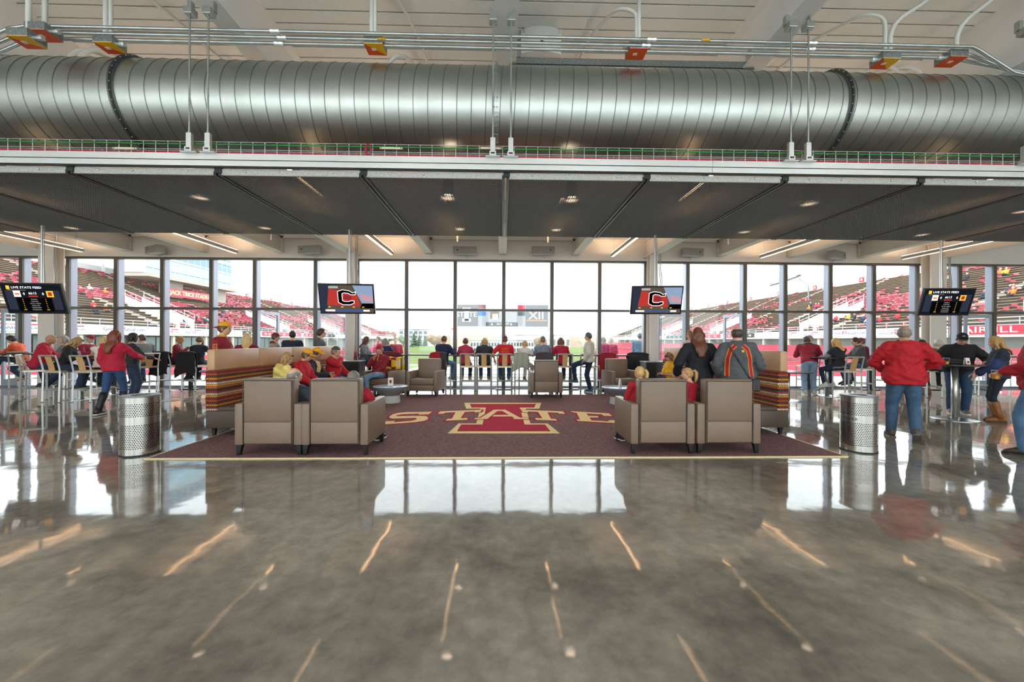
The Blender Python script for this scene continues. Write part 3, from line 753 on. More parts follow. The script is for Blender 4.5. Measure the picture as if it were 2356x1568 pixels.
# ================================================================ drum tables, end cabinets
drum_g = mat('drum_grey', '8d8f8e', .35, .3); drum_w = mat('drum_base', 'c9cac6', .45); drum_top = mat('drum_top', '97a3b5', .22, .1)
for px, py, lb in ((899, 926, 'grey drum coffee table with a tent card, left of the emblem'), (1424, 929, 'grey drum coffee table on the right of the emblem')):
    p = F(px, py); t = tag(empty('drum_table', (p.x, p.y, .012)), lb, 'coffee table', 'drum coffee tables')
    MB().lathe([(.385, .365), (.40, .372), (.40, .385), (.385, .392)], 40).build('top', drum_top, t, True)
    smooth_angle(MB().lathe([(.21, .17), (.30, .26), (.375, .34), (.38, .365)], 40).build('bowl', drum_g, t))
    smooth_angle(MB().lathe([(.215, .0), (.22, .01), (.205, .14), (.21, .17)], 40).build('base', drum_w, t))
    c = tag(empty('tent_card', (p.x+(.01), p.y-.05, .404), R(0 if px < 1000 else 88)), 'white table tent card on the %s drum table' % ('left' if px < 1000 else 'right'), 'card')
    MB().prism([(-.05, -.03), (.05, -.03), (.0, .0)], .0, 0).build('foot', white_paint, c)
    M1 = Matrix.Rotation(R(8), 4, 'X'); MB().box(-.06, .06, -.032, -.029, 0, .19, 0, Matrix.Rotation(R(-8), 4, 'X')).build('front_leaf', mat('card_white', 'f2f0ea', .6), c)
    MB().box(-.06, .06, .029, .032, 0, .19, 0, Matrix.Rotation(R(8), 4, 'X')).build('rear_leaf', MATS['card_white'], c)
    MB().box(-.02, .025, -.035, -.032, .06, .14, 0, Matrix.Rotation(R(-8), 4, 'X')).box(-.035, .04, -.035, -.032, .10, .12, 0, Matrix.Rotation(R(-8), 4, 'X')).build('printed_emblem', mat('print_red', 'b02028', .6), c)
for px, lb in ((1509, 'black end cabinet behind the right armchair'), (803, 'black end cabinet behind the end of the left bench')):
    p = W(px, 832, 10.95)
    t = tag(empty('end_cabinet', (p.x, 11.2, 0)), lb, 'cabinet', 'black end cabinets')
    MB().rbox(-.27, .27, -.25, .25, .03, .885, .008).build('body', mat('black_laminate', '232528', .4), t)
    MB().rbox(-.28, .28, -.26, .26, .885, .91, .006).build('top', mat('grey_laminate', '8a8d92', .35), t)
    MB().box(-.25, .25, -.23, .23, 0, .03).build('plinth', black_wood, t)
    MB().box(-.004, .004, -.253, -.249, .06, .86).build('door_gap', black_wood, t)

# ================================================================ litter bins
steel = mat('bin_steel', 'c2bfb8', .24, 1., noise_s=3, noise_a=.15, stretch=(14, 14, .15))
steel_top = mat('bin_lid', '8b8e90', .35, .7)
def bin_(px, py, lb, lettered):
    p = F(px, py); t = tag(empty('litter_bin', (p.x, p.y, 0), math.atan2(p.x, p.y)*-1), lb, 'bin', 'perforated steel bins')
    r, h, n = .2, .74, 96
    mb = MB(); n = 56
    # perforated shell: bands of staggered cells with a real round hole in each
    def band(z0, z1, perf):
        if not perf:
            mb.rings([[(r*math.cos(2*PI*j/n), r*math.sin(2*PI*j/n), z) for j in range(n)] for z in (z0, z1)], cap=False); return
        k = round((z1-z0)/.0215); dz = (z1-z0)/k; da = 2*PI/n
        for i in range(k):
            for j in range(n):
                ac = da*(j+(.5 if i % 2 else 0)); zc = z0+dz*(i+.5); vs = []
                for q in range(8):
                    t_ = PI/4*q; cx, cz = round(1.49*math.cos(t_)), round(1.49*math.sin(t_)); vs.append((ac+cx*da/2, zc+cz*dz/2))
                for q in range(8): vs.append((ac+da*.30*math.cos(PI/4*q), zc+dz*.32*math.sin(PI/4*q)))
                mb.add([(r*math.cos(a_), r*math.sin(a_), z_) for a_, z_ in vs], [(q, (q+1) % 8, 8+(q+1) % 8, 8+q) for q in range(8)])
    for z0, z1, pf in ((.015, .09, 0), (.09, .40, 1), (.40, .495, 0), (.495, .665, 1), (.665, .735, 0)): band(z0, z1, pf)
    smooth_angle(mb.build('shell', steel, t), 60)
    MB().lathe([(r-.012, .02), (r-.012, .73)], 48, cap=False).build('liner', mat('bin_liner', '0d0d0d', .8), t, True)
    MB().lathe([(r-.003, .0), (r+.004, .0), (r+.004, .018), (r-.003, .018)], 64, cap=False).build('base_ring', rubber, t)
    lid = MB().lathe([(.105, .735), (r+.006, .735), (r+.006, .752), (r, .757), (.11, .757), (.10, .75), (.10, .70)], 64, cap=False).build('lid', steel_top, t); smooth_angle(lid, 30)
    MB().lathe([(.001, .702), (.10, .702)], 32, cap=False).build('opening', MATS['bin_liner'], t)
    if lettered:
        for k, ch in enumerate('OTHER'):
            a = R(-42 + k*9); M = Matrix.Translation((0, 0, .445)) @ Matrix.Rotation(a, 4, 'Z') @ Matrix.Translation((0, -r-.001, 0)) @ Matrix.Rotation(R(90), 4, 'X')
            text('lettering', ch, .05, mat('dark_letter', '33302c', .5), t, M, .0008)
bin_(323, 1042, 'perforated stainless steel litter bin at the left corner of the rug', False)
bin_(1975, 1035, 'perforated stainless steel litter bin at the right corner of the rug', True)

# ================================================================ bar stools
alu = mat('stool_aluminium', 'c6c7c2', .38, .55); birch = mat('birch_ply', 'd9ab74', .45, noise_s=4, noise_a=.1, stretch=(8, 8, .6))
def stool_proto():
    t = empty('bar_stool'); w = .21; q = .016
    def bar(a, b): return MB().tube([a, b], q*1.15, 4)
    for s in (-1, 1):
        MB().tube([(s*w, -.22, 0), (s*w, -.20, .72), (s*w, -.225, .86), (s*w, -.285, 1.09)], .021, 4).build('rear_leg', alu, t)
        MB().tube([(s*w, .20, 0), (s*w, .20, .70)], .021, 4).build('front_leg', alu, t)
        MB().tube([(s*w, -.21, .30), (s*w, .20, .30)], .012, 4).build('side_stretcher', alu, t)
        for yy in (-.22, .20): MB().lathe([(.02, 0), (.02, .012)], 8, o=(s*w, yy, 0)).build('foot', rubber, t)
    MB().tube([(-w, -.285, 1.085), (w, -.285, 1.085)], .021, 4).build('top_rail', alu, t)
    MB().box(-w, w, -.215, -.185, .685, .72).box(-w, w, .185, .215, .685, .715).box(-w, -w+.025, -.2, .2, .685, .715).box(w-.025, w, -.2, .2, .685, .715).build('seat_frame', alu, t)
    MB().tube([(-w, .20, .27), (w, .20, .27)], .013, 4).build('footrest', alu, t)
    MB().tube([(-w, -.21, .30), (w, -.21, .30)], .012, 4).build('rear_stretcher', alu, t)
    MB().rbox(-.20, .20, -.19, .22, .715, .737, .008).build('seat', birch, t)
    rg = []
    for (yy, zz) in ((-.19, .72), (-.20, .80), (-.225, .90), (-.25, .98), (-.282, 1.075)):
        rg.append([(-.075, yy-.006, zz), (.075, yy-.006, zz), (.075, yy+.006, zz), (-.075, yy+.006, zz)])
    MB().rings(rg).build('back_slat', birch, t)
    return t
SP = stool_proto(); fs = [True]
STOOLS = {}
def stool(key, px, py, rz, label, group='aluminium bar stools', dx=0, dy=0):
    o = SP if fs[0] else copy_tree(SP); fs[0] = False
    p = F(px, py); o.location = (p.x+dx, p.y+dy, 0); o.rotation_euler = (0, 0, R(rz)); tag(o, label, 'bar stool', group)
    STOOLS[key] = (p.x+dx, p.y+dy, R(rz)); return o
# rz: 0 faces the windows (+y); positive turns left.  px,py = floor point under the seat centre
stool('s1', 55, 892, 25, 'bar stool holding the man in orange at the left edge')
stool('s2', 84, 918, -52, 'bar stool seen from the side beneath the man in red sweater')
stool('s3', 142, 922, -5, 'bar stool with its back to us beneath the blonde woman in black')
stool('s4', 210, 922, -2, 'bar stool between the woman in black and the woman with boots')
stool('s5', 333, 902, 68, 'bar stool beneath the man in grey sweater by the left bin')
stool('s6', 392, 897, -6, 'bar stool under the left one of two black coats')
stool('s7', 449, 898, -6, 'bar stool under the right one of two black coats')
stool('s8', 188, 895, 175, 'bar stool of the man in maroon cap behind the left table')
stool('c0', 1016, 896, -12, 'window stool holding the man in navy, with red and black coat')
stool('c1', 1077, 897, 0, 'window stool holding the person in pink hoodie')
stool('c2', 1114, 897, 0, 'window stool holding the blonde person in dark jacket')
stool('c3', 1161, 897, 0, 'window stool holding the man in red shirt and maroon cap')
stool('c4', 1205, 897, -20, 'window stool holding the small person in white')
stool('c5', 1250, 895, 0, 'window stool of the man in grey behind the lone armchair')
stool('c6', 1297, 897, 0, 'window stool holding the woman in red top')
stool('c7', 1352, 897, -10, 'window stool behind the standing man in white sweater')
stool('c8', 1388, 896, 10, 'window stool with the red jacket hung over it')
stool('c9', 1462, 894, -6, 'window stool under the black coat by the right column')
stool('c10', 836, 893, -50, 'bar stool holding the woman in grey sweater by the left column')
stool('c11', 905, 893, 0, 'window stool with the maroon coat beside the left armchair')
stool('r1', 1948, 915, -3, 'bar stool with its back to us beneath the woman with wavy blond hair')
stool('r2', 1982, 905, 62, 'bar stool beneath the man in dark grey jacket')
stool('r3', 2028, 896, 40, 'bar stool with a red coat at the far right table')
stool('r4', 2130, 912, 90, 'bar stool left of the round table pole at right')
stool('r5', 2248, 908, -90, 'bar stool right of the round table pole at right')
stool('r6', 2292, 890, 0, 'bar stool near the windows at the far right')
stool('r7', 1858, 893, 0, 'bar stool behind the leaning man in maroon jacket')

# ================================================================ high round tables
tab_top = mat('dark_table_top', '3a3a3c', .25); tab_edge = mat('table_edge', '9c9a94', .4, .4)
def high_table(px, py, r, label, h=1.06, rb=.33):
    p = F(px, py); t = tag(empty('round_table', (p.x, p.y, 0)), label, 'table', 'round pedestal tables')
    smooth_angle(MB().lathe([(rb, 0), (rb, .008), (rb-.03, .016), (.06, .03), (.05, .04)], 40).build('base', mat('table_base_steel', 'a9abab', .25, .9), t))
    MB().lathe([(.05, .03), (.05, h-.03)], 24).build('pole', mat('table_pole', 'b9bab6', .28, .85), t, True)
    MB().lathe([(r-.005, h-.028), (r, h-.022), (r, h-.006), (r-.005, h)], 48).build('top', tab_top, t)
    MB().box(-r*.6, r*.6, -.03, .03, h-.05, h-.028).build('bracket', black_wood, t)
    return p
T1 = high_table(188, 917, .42, 'round pedestal table among the left stools')
T2_ = high_table(262, 905, .42, 'round pedestal table behind the woman with boots')
T3 = high_table(2196, 964, .41, 'round pedestal table at right where the man in black leans')
T4 = high_table(1902, 910, .42, 'round pedestal table at which the blonde woman and man in grey sit')
T5 = high_table(2075, 900, .42, 'round pedestal table hidden behind the man in red jacket')
T6 = high_table(520, 921, .52, 'low round table behind the left bench', .74, .36)
T7 = high_table(1812, 921, .52, 'low round table behind the right bench', .74, .36)
# counter along the windows
ctop = mat('counter_black', '262422', .3)
for n, (xa, xb, lb) in enumerate(((-4.3, 4.4, 'middle'), (-17.5, -9.0, 'left'), (9.2, 17.5, 'right'))):
    t = tag(empty('window_counter', ((xa+xb)/2, 12.12, 0)), 'black bar counter along the %s windows' % lb, 'counter', 'window counters')
    h = (xb-xa)/2
    MB().rbox(-h, h, -.18, .18, 1.02, 1.06, .006).build('top', ctop, t)
    k = max(2, round((xb-xa)/2.2))
    for i in range(k+1):
        x = -h+.3+(2*h-.6)*i/k
        ps = MB().box(x-.04, x+.04, -.04, .04, .02, 1.02).build('post', black_wood, t); MB().box(x-.25, x+.25, -.12, .12, 0, .022).build('foot_plate', black_wood, t)

# ================================================================ television screens
scr_dark = emis('screen_dark', '14161c', .55); scr_red = emis('screen_red', '8c2a24', .75); scr_sky = emis('screen_sky', '6f7f96', .7); scr_pink = emis('screen_pink', '9a7680', .7); scr_white = emis('screen_white', 'e0e0e0', .9); scr_gold = emis('screen_gold', 'd8a030', .8); scr_brown = emis('screen_brown', '4c4238', .6); scr_blue = emis('screen_blue', '2c4268', .8); scr_mid = emis('screen_mid', '262b38', .6); scr_black = emis('screen_black', '0a0a0c', .3); scr_grey = emis('screen_grey', '8a8a88', .7)
bezel = mat('tv_bezel', '15161a', .3)
def tv(px, py, Y, wpx, yaw, kind, label):
    p = W(px, py, Y); w = wpx*Y/FPX; h = w*.565
    t = tag(empty('television', p, R(yaw)), label, 'television', 'hanging televisions')
    tl = Matrix.Rotation(R(16), 4, 'X')       # leans forward, top toward the viewer
    body = MB().rbox(-w/2, w/2, -.03, .035, -h/2, h/2, .008, 0, tl).build('casing', bezel, t)
    MB().box(-.22, .22, .03, .07, -.2, .2, 0, tl).build('mount', frame_black, t)
    MB().tube([(0, .08, 0), (0, .12, .2), (0, .12, 1.6)], .022, 8).build('pole', alu_light, t)
    MB().tube([(.03, .1, 0), (.07, .12, .4), (.04, .12, .8), (.05, .12, 1.6)], .008, 6).build('lead', mat('grey_cable'), t)
    sw, sh = w*.95, h*.9
    def fl(poly, m, d, name='picture'):
        mb = MB(); mb.prism([(x*sw, y*sh) for x, y in poly], .0006, 0, tl @ Matrix.Translation((0, -.0302-d*.0007, 0)) @ Matrix.Rotation(R(90), 4, 'X')); return mb.build(name, m, t)
    def rect(a, b, c, d_, m, d, name='picture'): return fl([(a, b), (c, b), (c, d_), (a, d_)], m, d, name)
    def tx(s, x, y, size, m, d, wd=None):
        text('lettering', s, size*sh, m, t, tl @ Matrix.Translation((x*sw, -.0302-d*.0007, y*sh)) @ Matrix.Rotation(R(90), 4, 'X'), .0003, width=wd*sw if wd else None)
    rect(-.5, -.5, .5, .5, scr_dark if kind == 'stats' else scr_brown, 0, 'screen')
    if kind == 'stats':
        rect(-.3, -.46, .3, .02, scr_black, 1); rect(-.47, -.4, -.32, .3, scr_mid, 1); rect(.32, -.4, .47, .3, scr_mid, 1)
        rect(-.43, .33, -.37, .46, scr_gold, 2, 'badge'); tx('LIVE STATS FEED', -.08, .395, .11, scr_white, 2, .52)
        rect(-.42, .295, -.1, .305, scr_grey, 2)
        rect(-.33, .06, -.21, .28, scr_white, 2, 'team_badge'); rect(-.31, .13, -.23, .2, emis('screen_orange', 'b0602c', .8), 3, 'team_badge')
        rect(.24, .06, .36, .28, scr_gold, 2, 'team_badge'); rect(.265, .1, .335, .24, scr_red, 3, 'team_badge')
        tx('0', -.15, .17, .13, scr_white, 3); tx('66:13', 0, .19, .12, scr_white, 3); tx('0', .18, .17, .13, scr_white, 3)
        rect(-.08, .06, .08, .11, scr_red, 3)
        for i, s in enumerate(('PASSING', 'RUSHING', 'TOTAL YARDS', 'PENALTIES', 'TURNOVERS', 'POSSESSION')):
            tx(s, 0, -.03-.075*i, .055, scr_grey, 3); 
            for sx in (-.2, .2): tx('0' if i < 5 else '0:00', sx, -.03-.075*i, .055, scr_gold, 3)
    else:
        fl([(-.5, -.5), (-.4, -.5), (-.30, .5), (-.5, .5)], scr_mid, 1); fl([(.12, .5), (.5, .5), (.5, -.15), (.28, -.15)], scr_sky, 1); fl([(.25, .2), (.5, .1), (.5, -.1), (.3, -.05)], scr_pink, 2)
        fl([(-.38, -.22), (.24, -.26), (.20, .18), (-.33, .38)], scr_red, 3)
        C = [(.17, .26), (.12, .22), (.05, .30), (-.07, .33), (-.16, .27), (-.16, -.12), (-.08, -.2), (.06, -.2), (.13, -.14), (.13, -.07), (.07, -.07), (.04, -.1), (-.05, -.1), (-.09, -.06), (-.09, .2), (-.05, .24), (.04, .22), (.08, .17), (.16, .17)]
        q = offset([(x*sw, y*sh) for x, y in C], .012); fl([(x/sw, y/sh) for x, y in q], scr_white, 4, 'emblem'); fl(C, scr_black, 5, 'emblem')
        fl([(-.06, .0), (.06, -.06), (.1, .02), (.08, .14), (-.04, .16)], emis('screen_crimson', '70222a', .7), 5, 'emblem')
        fl([(.28, -.16), (.5, -.16), (.5, -.34), (.24, -.34)], scr_black, 3)
        for xx in (-.34, -.1, .12, .3): fl([(xx-.02, -.31), (xx+.02, -.31), (xx+.02, -.28), (xx-.02, -.28)], scr_gold, 4)
        rect(-.42, -.46, .42, -.39, scr_blue, 4); rect(-.42, -.455, -.24, -.395, scr_white, 5); rect(.30, -.455, .42, -.395, scr_white, 5)
        rect(-.33, .39, -.15, .47, scr_grey, 4)
tv(82, 686, 8.8, 122, 4, 'stats', 'hanging television showing the live stats feed, at the far left')
tv(799, 687, 8.9, 122, 4, 'game', 'hanging television showing a red banner with a letter C, left of the middle')
tv(1510, 690, 9.1, 117, -4, 'game', 'hanging television showing a red banner with a letter C, right of the middle')
tv(2176, 694, 9.3, 115, -4, 'stats', 'hanging television showing the live stats feed, at the far right')

# ================================================================ coats on stools, cups, bags
def coat(key, col, label, wd=.52, back=.55, front=.35, fold=.03, two=None, seed=1):
    x, y, rz = STOOLS[key]; rr = random.Random(seed)
    m = mat('coat_'+col, col, .85, noise_s=14, noise_a=.12, bump=.004, bump_s=20)
    n = 26; prof = []
    for i in range(14):
        u = i/13; prof.append((-.325-.05*(1-u), 1.11-back*(1-u)))
    for i in range(1, 6): a = PI*i/6; prof.append((-.29-.045*math.cos(a), 1.11+.03*math.sin(a)))
    for i in range(9):
        u = i/8; prof.append((-.24+.03*u, 1.11-front*u))
    vs = []; fcs = []
    for i, (yy, zz) in enumerate(prof):
        drop = abs(i-15)/15
        for j in range(n):
            u = -1+2*j/(n-1)
            wob = fold*drop*math.sin(7*u+seed)+.012*math.sin(17*u+seed*2)*drop
            sg = -1 if i < 16 else 1
            vs.append((u*wd/2*(1+.10*drop+.05*math.sin(seed+i)), yy+wob*.8*sg-.01*sg*drop, zz-(.05*math.sin(2.5*u+seed)*drop)+(-.05*abs(u)**4)))
    mb = MB(); k = len(prof)
    for i in range(k-1):
        for j in range(n-1):
            fcs.append((i*n+j, i*n+j+1, (i+1)*n+j+1, (i+1)*n+j))
    mb.add(vs, fcs)
    if two:
        m2 = mat('coat_'+two, two, .85)
        for q in range(len(mb.m)):
            if (q % (n-1)) > (n-1)*.62: mb.m[q] = 1
    t = mb.build('coat', [m, m2] if two else m, None, True, (x, y, 0), rz)
    md = t.modifiers.new('thick', 'SOLIDIFY'); md.thickness = .014; md.offset = 0
    tag(t, label, 'coat', 'coats on stools')
coat('s6', '1b1b1f', 'black coat hung over a stool, left of two', .50, .62, .35, .03, None, 2)
coat('s7', '1d1c1d', 'black coat hung over a stool, right of two, beside the left bench', .56, .62, .4, .03, None, 4)
coat('c0', 'a3182c', 'red and charcoal jacket hung on the stool of the man in navy', .50, .66, .3, .03, '3a3a3e', 3)
coat('c8', '9c2030', 'red jacket hung on a window stool beside the man in white sweater', .52, .68, .3, .04, None, 5)
coat('c9', '24262a', 'black coat hung on a window stool by the right column', .62, .55, .3, .03, None, 6)
coat('c11', '7c2030', 'maroon coat hung on a stool behind the left armchair', .6, .62, .3, .03, None, 7)
coat('c10', 'b01f2c', 'red jacket hung on the stool of the woman in grey sweater', .44, .55, .3, .03, None, 8)
coat('r3', 'a81c30', 'red coat hung on a stool left of the man in red jacket', .5, .6, .4, .03, None, 9)
coat('c4', 'a9ab9c', 'pale grey jacket with yellow lettering on the stool of the small person in white', .44, .45, .3, .03, None, 10)
coat('c5', '4a4446', 'dark charcoal coat behind the lone armchair', .5, .5, .3, .03, None, 11)
cupm = glass_mat('clear_cup', (.93, .95, .95)); beer = mat('beer', 'd8901c', .2, emit=None)
def cup(x, y, z, label, fill=.5):
    t = tag(empty('plastic_cup', (x, y, z)), label, 'cup', 'clear plastic cups')
    MB().lathe([(.032, 0), (.045, .12), (.0465, .12), (.034, .0)], 18, cap=False).build('wall', cupm, t, True)
    MB().tube([(.0455*math.cos(a_), .0455*math.sin(a_), .12) for a_ in [2*PI*q_/16 for q_ in range(16)]], .0022, 5, closed=True).build('rim', mat('cup_rim', 'e4e8e8', .2), t)
    MB().lathe([(.033, .004), (.033+.013*fill, .004+.112*fill)], 18).build('drink', beer, t)
for i, (T, dx, dy, lb) in enumerate(((T1, -.1, -.22, 'cup of beer on the left table, front one'), (T1, -.02, -.15, 'cup of beer on the left table, rear one'), (T3, -.3, -.12, 'clear cup on the table of the man in black'), (T4, -.05, -.2, 'cup on the table by the blonde woman'))):
    cup(T.x+dx, T.y+dy, 1.06, lb, .45)
for T, dx, dy, lb in ((T1, .12, -.2, 'white tent card on the left table'), (T3, .12, -.1, 'white tent card on the table of the man in black')):
    c = tag(empty('tent_card', (T.x+dx, T.y+dy, 1.06)), lb, 'card')
    MB().box(-.04, .04, -.03, -.027, 0, .12, 0, Matrix.Rotation(R(-10), 4, 'X')).build('front_leaf', MATS['card_white'], c); MB().box(-.04, .04, .027, .03, 0, .12, 0, Matrix.Rotation(R(10), 4, 'X')).build('rear_leaf', MATS['card_white'], c)
    MB().box(-.02, .02, -.033, -.03, .02, .06, 0, Matrix.Rotation(R(-10), 4, 'X')).build('printed_emblem', MATS['print_red'], c)
def blob_cloth(name, c, r, m, label, cat, seed=1, amp=.25):
    mb = MB(); mb.ell((0, 0, 0), r, 28, 16)
    mb.v = [tuple(Vector(v)*(1+amp*noise.noise(Vector(v)*7+Vector((seed, 0, 0))))) for v in mb.v]
    zb = min(v[2] for v in mb.v); mb.v = [(v[0], v[1], max(v[2], -r[2]*.55)) for v in mb.v]
    return tag(mb.build(name, m, None, True, (c[0], c[1], c[2]+r[2]*.55)), label, cat)
blob_cloth('folded_jacket', (T3.x+.08, T3.y+.12, 1.06), (.34, .2, .06), mat('black_cloth', '19191b', .8, bump=.003, bump_s=25), 'black jacket lying on the round table at right', 'jacket', 3)
p = F(2128, 906); hb = tag(empty('handbag', (p.x, p.y, 0)), 'brown handbag on the floor near the round table at right', 'bag')
smooth_angle(MB().rbox(-.15, .15, -.07, .07, 0, .22, .03, taper=lambda c: Vector((c.x*(1-.2*(c.z > .1)), c.y*(1-.5*(c.z > .1)), c.z))).build('body', mat('bag_brown', '6b4026', .5), hb))
MB().tube([(-.09, 0, .21), (-.07, 0, .32), (.07, 0, .32), (.09, 0, .21)], .008, 6).build('strap', MATS['bag_brown'], hb)
# patchwork blanket over the chair of the man with crossed legs
mb = MB(); n = 12
cols = [mat('blanket_gold', 'f0c020', .85), mat('blanket_maroon', '8a1c2c', .85), mat('blanket_cream', 'e8d8a8', .85)]
vs = []
for i in range(14):
    u = i/13
    yy, zz = (-.41-.02*u, .60+.37*u/.45) if u < .45 else ((-.41+.2*(u-.45)/.15, 1.0) if u < .6 else (-.2+.03*(u-.6), 1.0-.8*(u-.6)))
    for j in range(n): vs.append((-.37+.50*j/(n-1), yy-.012*math.sin(j*1.3+i*.4), zz+.012*math.sin(j*.9+i)))
for i in range(13):
    for j in range(n-1): mb.add([vs[i*n+j], vs[i*n+j+1], vs[(i+1)*n+j+1], vs[(i+1)*n+j]], [(0, 1, 2, 3)], (0, 1, 0, 2)[(i//3*2+j//3+(i//3) % 2) % 4])
o = mb.build('blanket', cols, None, False, (MANCH[0]+.03, MANCH[1], .012), R(166)); tag(o, 'gold and maroon patchwork blanket over an armchair back', 'blanket')
md = o.modifiers.new('thick', 'SOLIDIFY'); md.thickness = .012

# ================================================================ people
VOX_ON = True
SKIN = {'fair': mat('skin_fair', 'd9a88c', .5, noise_s=30, noise_a=.05), 'tan': mat('skin_tan', 'b98a6c', .5, noise_s=30, noise_a=.05), 'rosy': mat('skin_rosy', 'd69a84', .5, noise_s=30, noise_a=.05)}
eye_w = mat('eye_white', 'e8e4e0', .3); eye_d = mat('eye_dark', '2a1f1a', .3); lip_m = mat('lips', 'a85a54', .5)
def vox(mb, voxel, smooth_it=3, name='tmp'):
    me = mb.mesh(name, [])
    o = bpy.data.objects.new(name, me); WS.collection.objects.link(o)
    m = o.modifiers.new('r', 'REMESH'); m.mode = 'VOXEL'; m.voxel_size = voxel; m.adaptivity = 0
    s = o.modifiers.new('s', 'SMOOTH'); s.factor = .5; s.iterations = smooth_it
    WS.view_layers[0].update(); dg = WS.view_layers[0].depsgraph
    out = bpy.data.meshes.new_from_object(o.evaluated_get(dg))
    bpy.data.objects.remove(o); bpy.data.meshes.remove(me)
    return out
def ik(a, t, l1, l2, pole):
    a = Vector(a); t = Vector(t); d = t-a; L = d.length
    mx = (l1+l2)*.995
    if L > mx: d = d*(mx/L); t = a+d; L = mx
    L = max(L, abs(l1-l2)+.02)
    u = d.normalized(); c = (l1*l1+L*L-l2*l2)/(2*l1*L); c = max(-1, min(1, c)); sn = math.sqrt(1-c*c)
    p = Vector(pole); p = p-u*p.dot(u)
    if p.length < 1e-4: p = u.orthogonal()
    p.normalize()
    return a+u*l1*c+p*l1*sn, t
# ---- head: displaced grid, face toward +y, centre at origin, height about .235
def head_dir(u, v): return Vector((math.cos(v)*math.sin(u), math.cos(v)*math.cos(u), math.sin(v)))
def head_point(u, v):             # u azimuth from the nose, v elevation
    d = head_dir(u, v)
    rx, ry, rz = .076, .097, .118
    p = Vector((d.x*rx, d.y*ry-.004, d.z*rz))
    if d.z < 0:                    # jaw narrows, face stays forward
        k = -d.z
        p.x *= 1-.20*k*k; 
        if d.y > 0: p.y += .016*k*(1-k*.3)
        else: p.y += .030*k
    def g(u0, v0, su, sv): return math.exp(-((u-u0)/su)**2-((v-v0)/sv)**2)
    n = g(0, -.20, .19, .16)*.0165+g(0, .02, .13, .2)*.007      # nose and bridge
    n += g(0, .22, .5, .09)*.004                                # brow
    n -= (g(.34, .04, .16, .11)+g(-.34, .04, .16, .11))*.008    # sockets
    n += (g(.5, -.22, .22, .2)+g(-.5, -.22, .22, .2))*.003      # cheeks
    n += g(0, -.50, .24, .05)*.005+g(0, -.60, .22, .05)*.004-g(0, -.55, .26, .025)*.003
    n += g(0, -.86, .35, .16)*.008                              # chin
    return p+d*n
def head_mesh(mb, M, mi_skin=0, mi_w=1, mi_d=2, mi_l=3, N=30, K=22):
    rings = []
    for i in range(K+1):
        v = -PI/2+.04+(PI-.08)*i/K
        rings.append([M @ head_point(-(-PI+2*PI*j/N), v) for j in range(N)])
    mb.rings(rings[::-1], mi_skin)
    for s in (-1, 1):
        mb.ell(M @ Vector((s*.078, -.012, -.006)), (.010, .020, .031), 8, 7, mi_skin, M.to_3x3())
        c = head_point(s*.34, .04)
        mb.ell(M @ (c+Vector((0, -.004, 0))), (.0135, .008, .0085), 8, 6, mi_w, M.to_3x3())
        mb.ell(M @ (c+Vector((0, .0015, 0))), (.0062, .005, .0065), 8, 6, mi_d, M.to_3x3())
        b = head_point(s*.34, .21); mb.ell(M @ b, (.022, .006, .005), 8, 5, mi_d, M.to_3x3())
    l = head_point(0, -.55); mb.ell(M @ (l+Vector((0, -.003, 0))), (.024, .007, .0065), 10, 5, mi_l, M.to_3x3())
def hair_shell(M, hairline, thick, seed=0, N=36, K=20, upper=None):
    mb = MB(); rings = []; 
    for i in range(K+1):
        t = i/K; row = []
        for j in range(N):
            u = -(-PI+2*PI*j/N); lo = hairline(abs(u)); hi_ = upper(abs(u)) if upper else PI/2-.03; v = lo+(hi_-lo)*t
            p = head_point(u, v) if abs(u) > .6 or v > .3 else head_point(u, max(v, .3))
            d = head_dir(u, v)
            k = thick*(1+.35*noise.noise(Vector((u*3, v*3, seed))))*min(1, .12+t*5)*(min(1, (1-t)*4)-.3*(t > .95) if upper else 1)
            row.append(M @ (p+d*k))
        rings.append(row)
    mb.rings(rings); return mb
def hl_short(u): return .62 if u < .5 else (.62-(u-.5)*1.0 if u < .95 else max(-.62, .17-(u-.95)*.72))
def hl_bob(u): return .66 if u < .45 else (.66-(u-.45)*2.6 if u < .95 else -.75)
def hl_bald(u): return .25 if u < 1.0 else max(-.6, .05-(u-1.0)*.5)
def hu_bald(u): return .26 if u < 1.0 else min(.62, .26+(u-1.0)*.9)
HAIRM = {}
def hair_mat(c):
    return mat('hair_'+c, c, .45, noise_s=6, noise_a=.35, stretch=(22, 22, 1.5), bump=.002)
def cloth_mat(c, kind='cloth'):
    if kind == 'denim': return mat('denim_'+c, c, .85, noise_s=7, noise_a=.22, bump=.006, bump_s=13)
    return mat('cloth_'+c, c, .82, noise_s=9, noise_a=.10, bump=.010, bump_s=9)
def add_mesh(dst, me, M=None, mi=0):
    vs = [(M @ v.co if M else v.co.copy()) for v in me.vertices]
    dst.add(vs, [tuple(p.vertices) for p in me.polygons], mi); bpy.data.meshes.remove(me)
def rumple(me, seed, amp):            # folds of the cloth
    nr = [v.normal.copy() for v in me.vertices]
    for v, n_ in zip(me.vertices, nr):
        p_ = v.co; a_ = noise.noise(Vector((p_.x*7+seed, p_.y*7, p_.z*11))); b_ = noise.noise(Vector((p_.x*15, p_.y*15+seed, p_.z*17+p_.x*9)))
        v.co = p_+n_*amp*((.5-abs(a_)*1.6)+.45*b_)
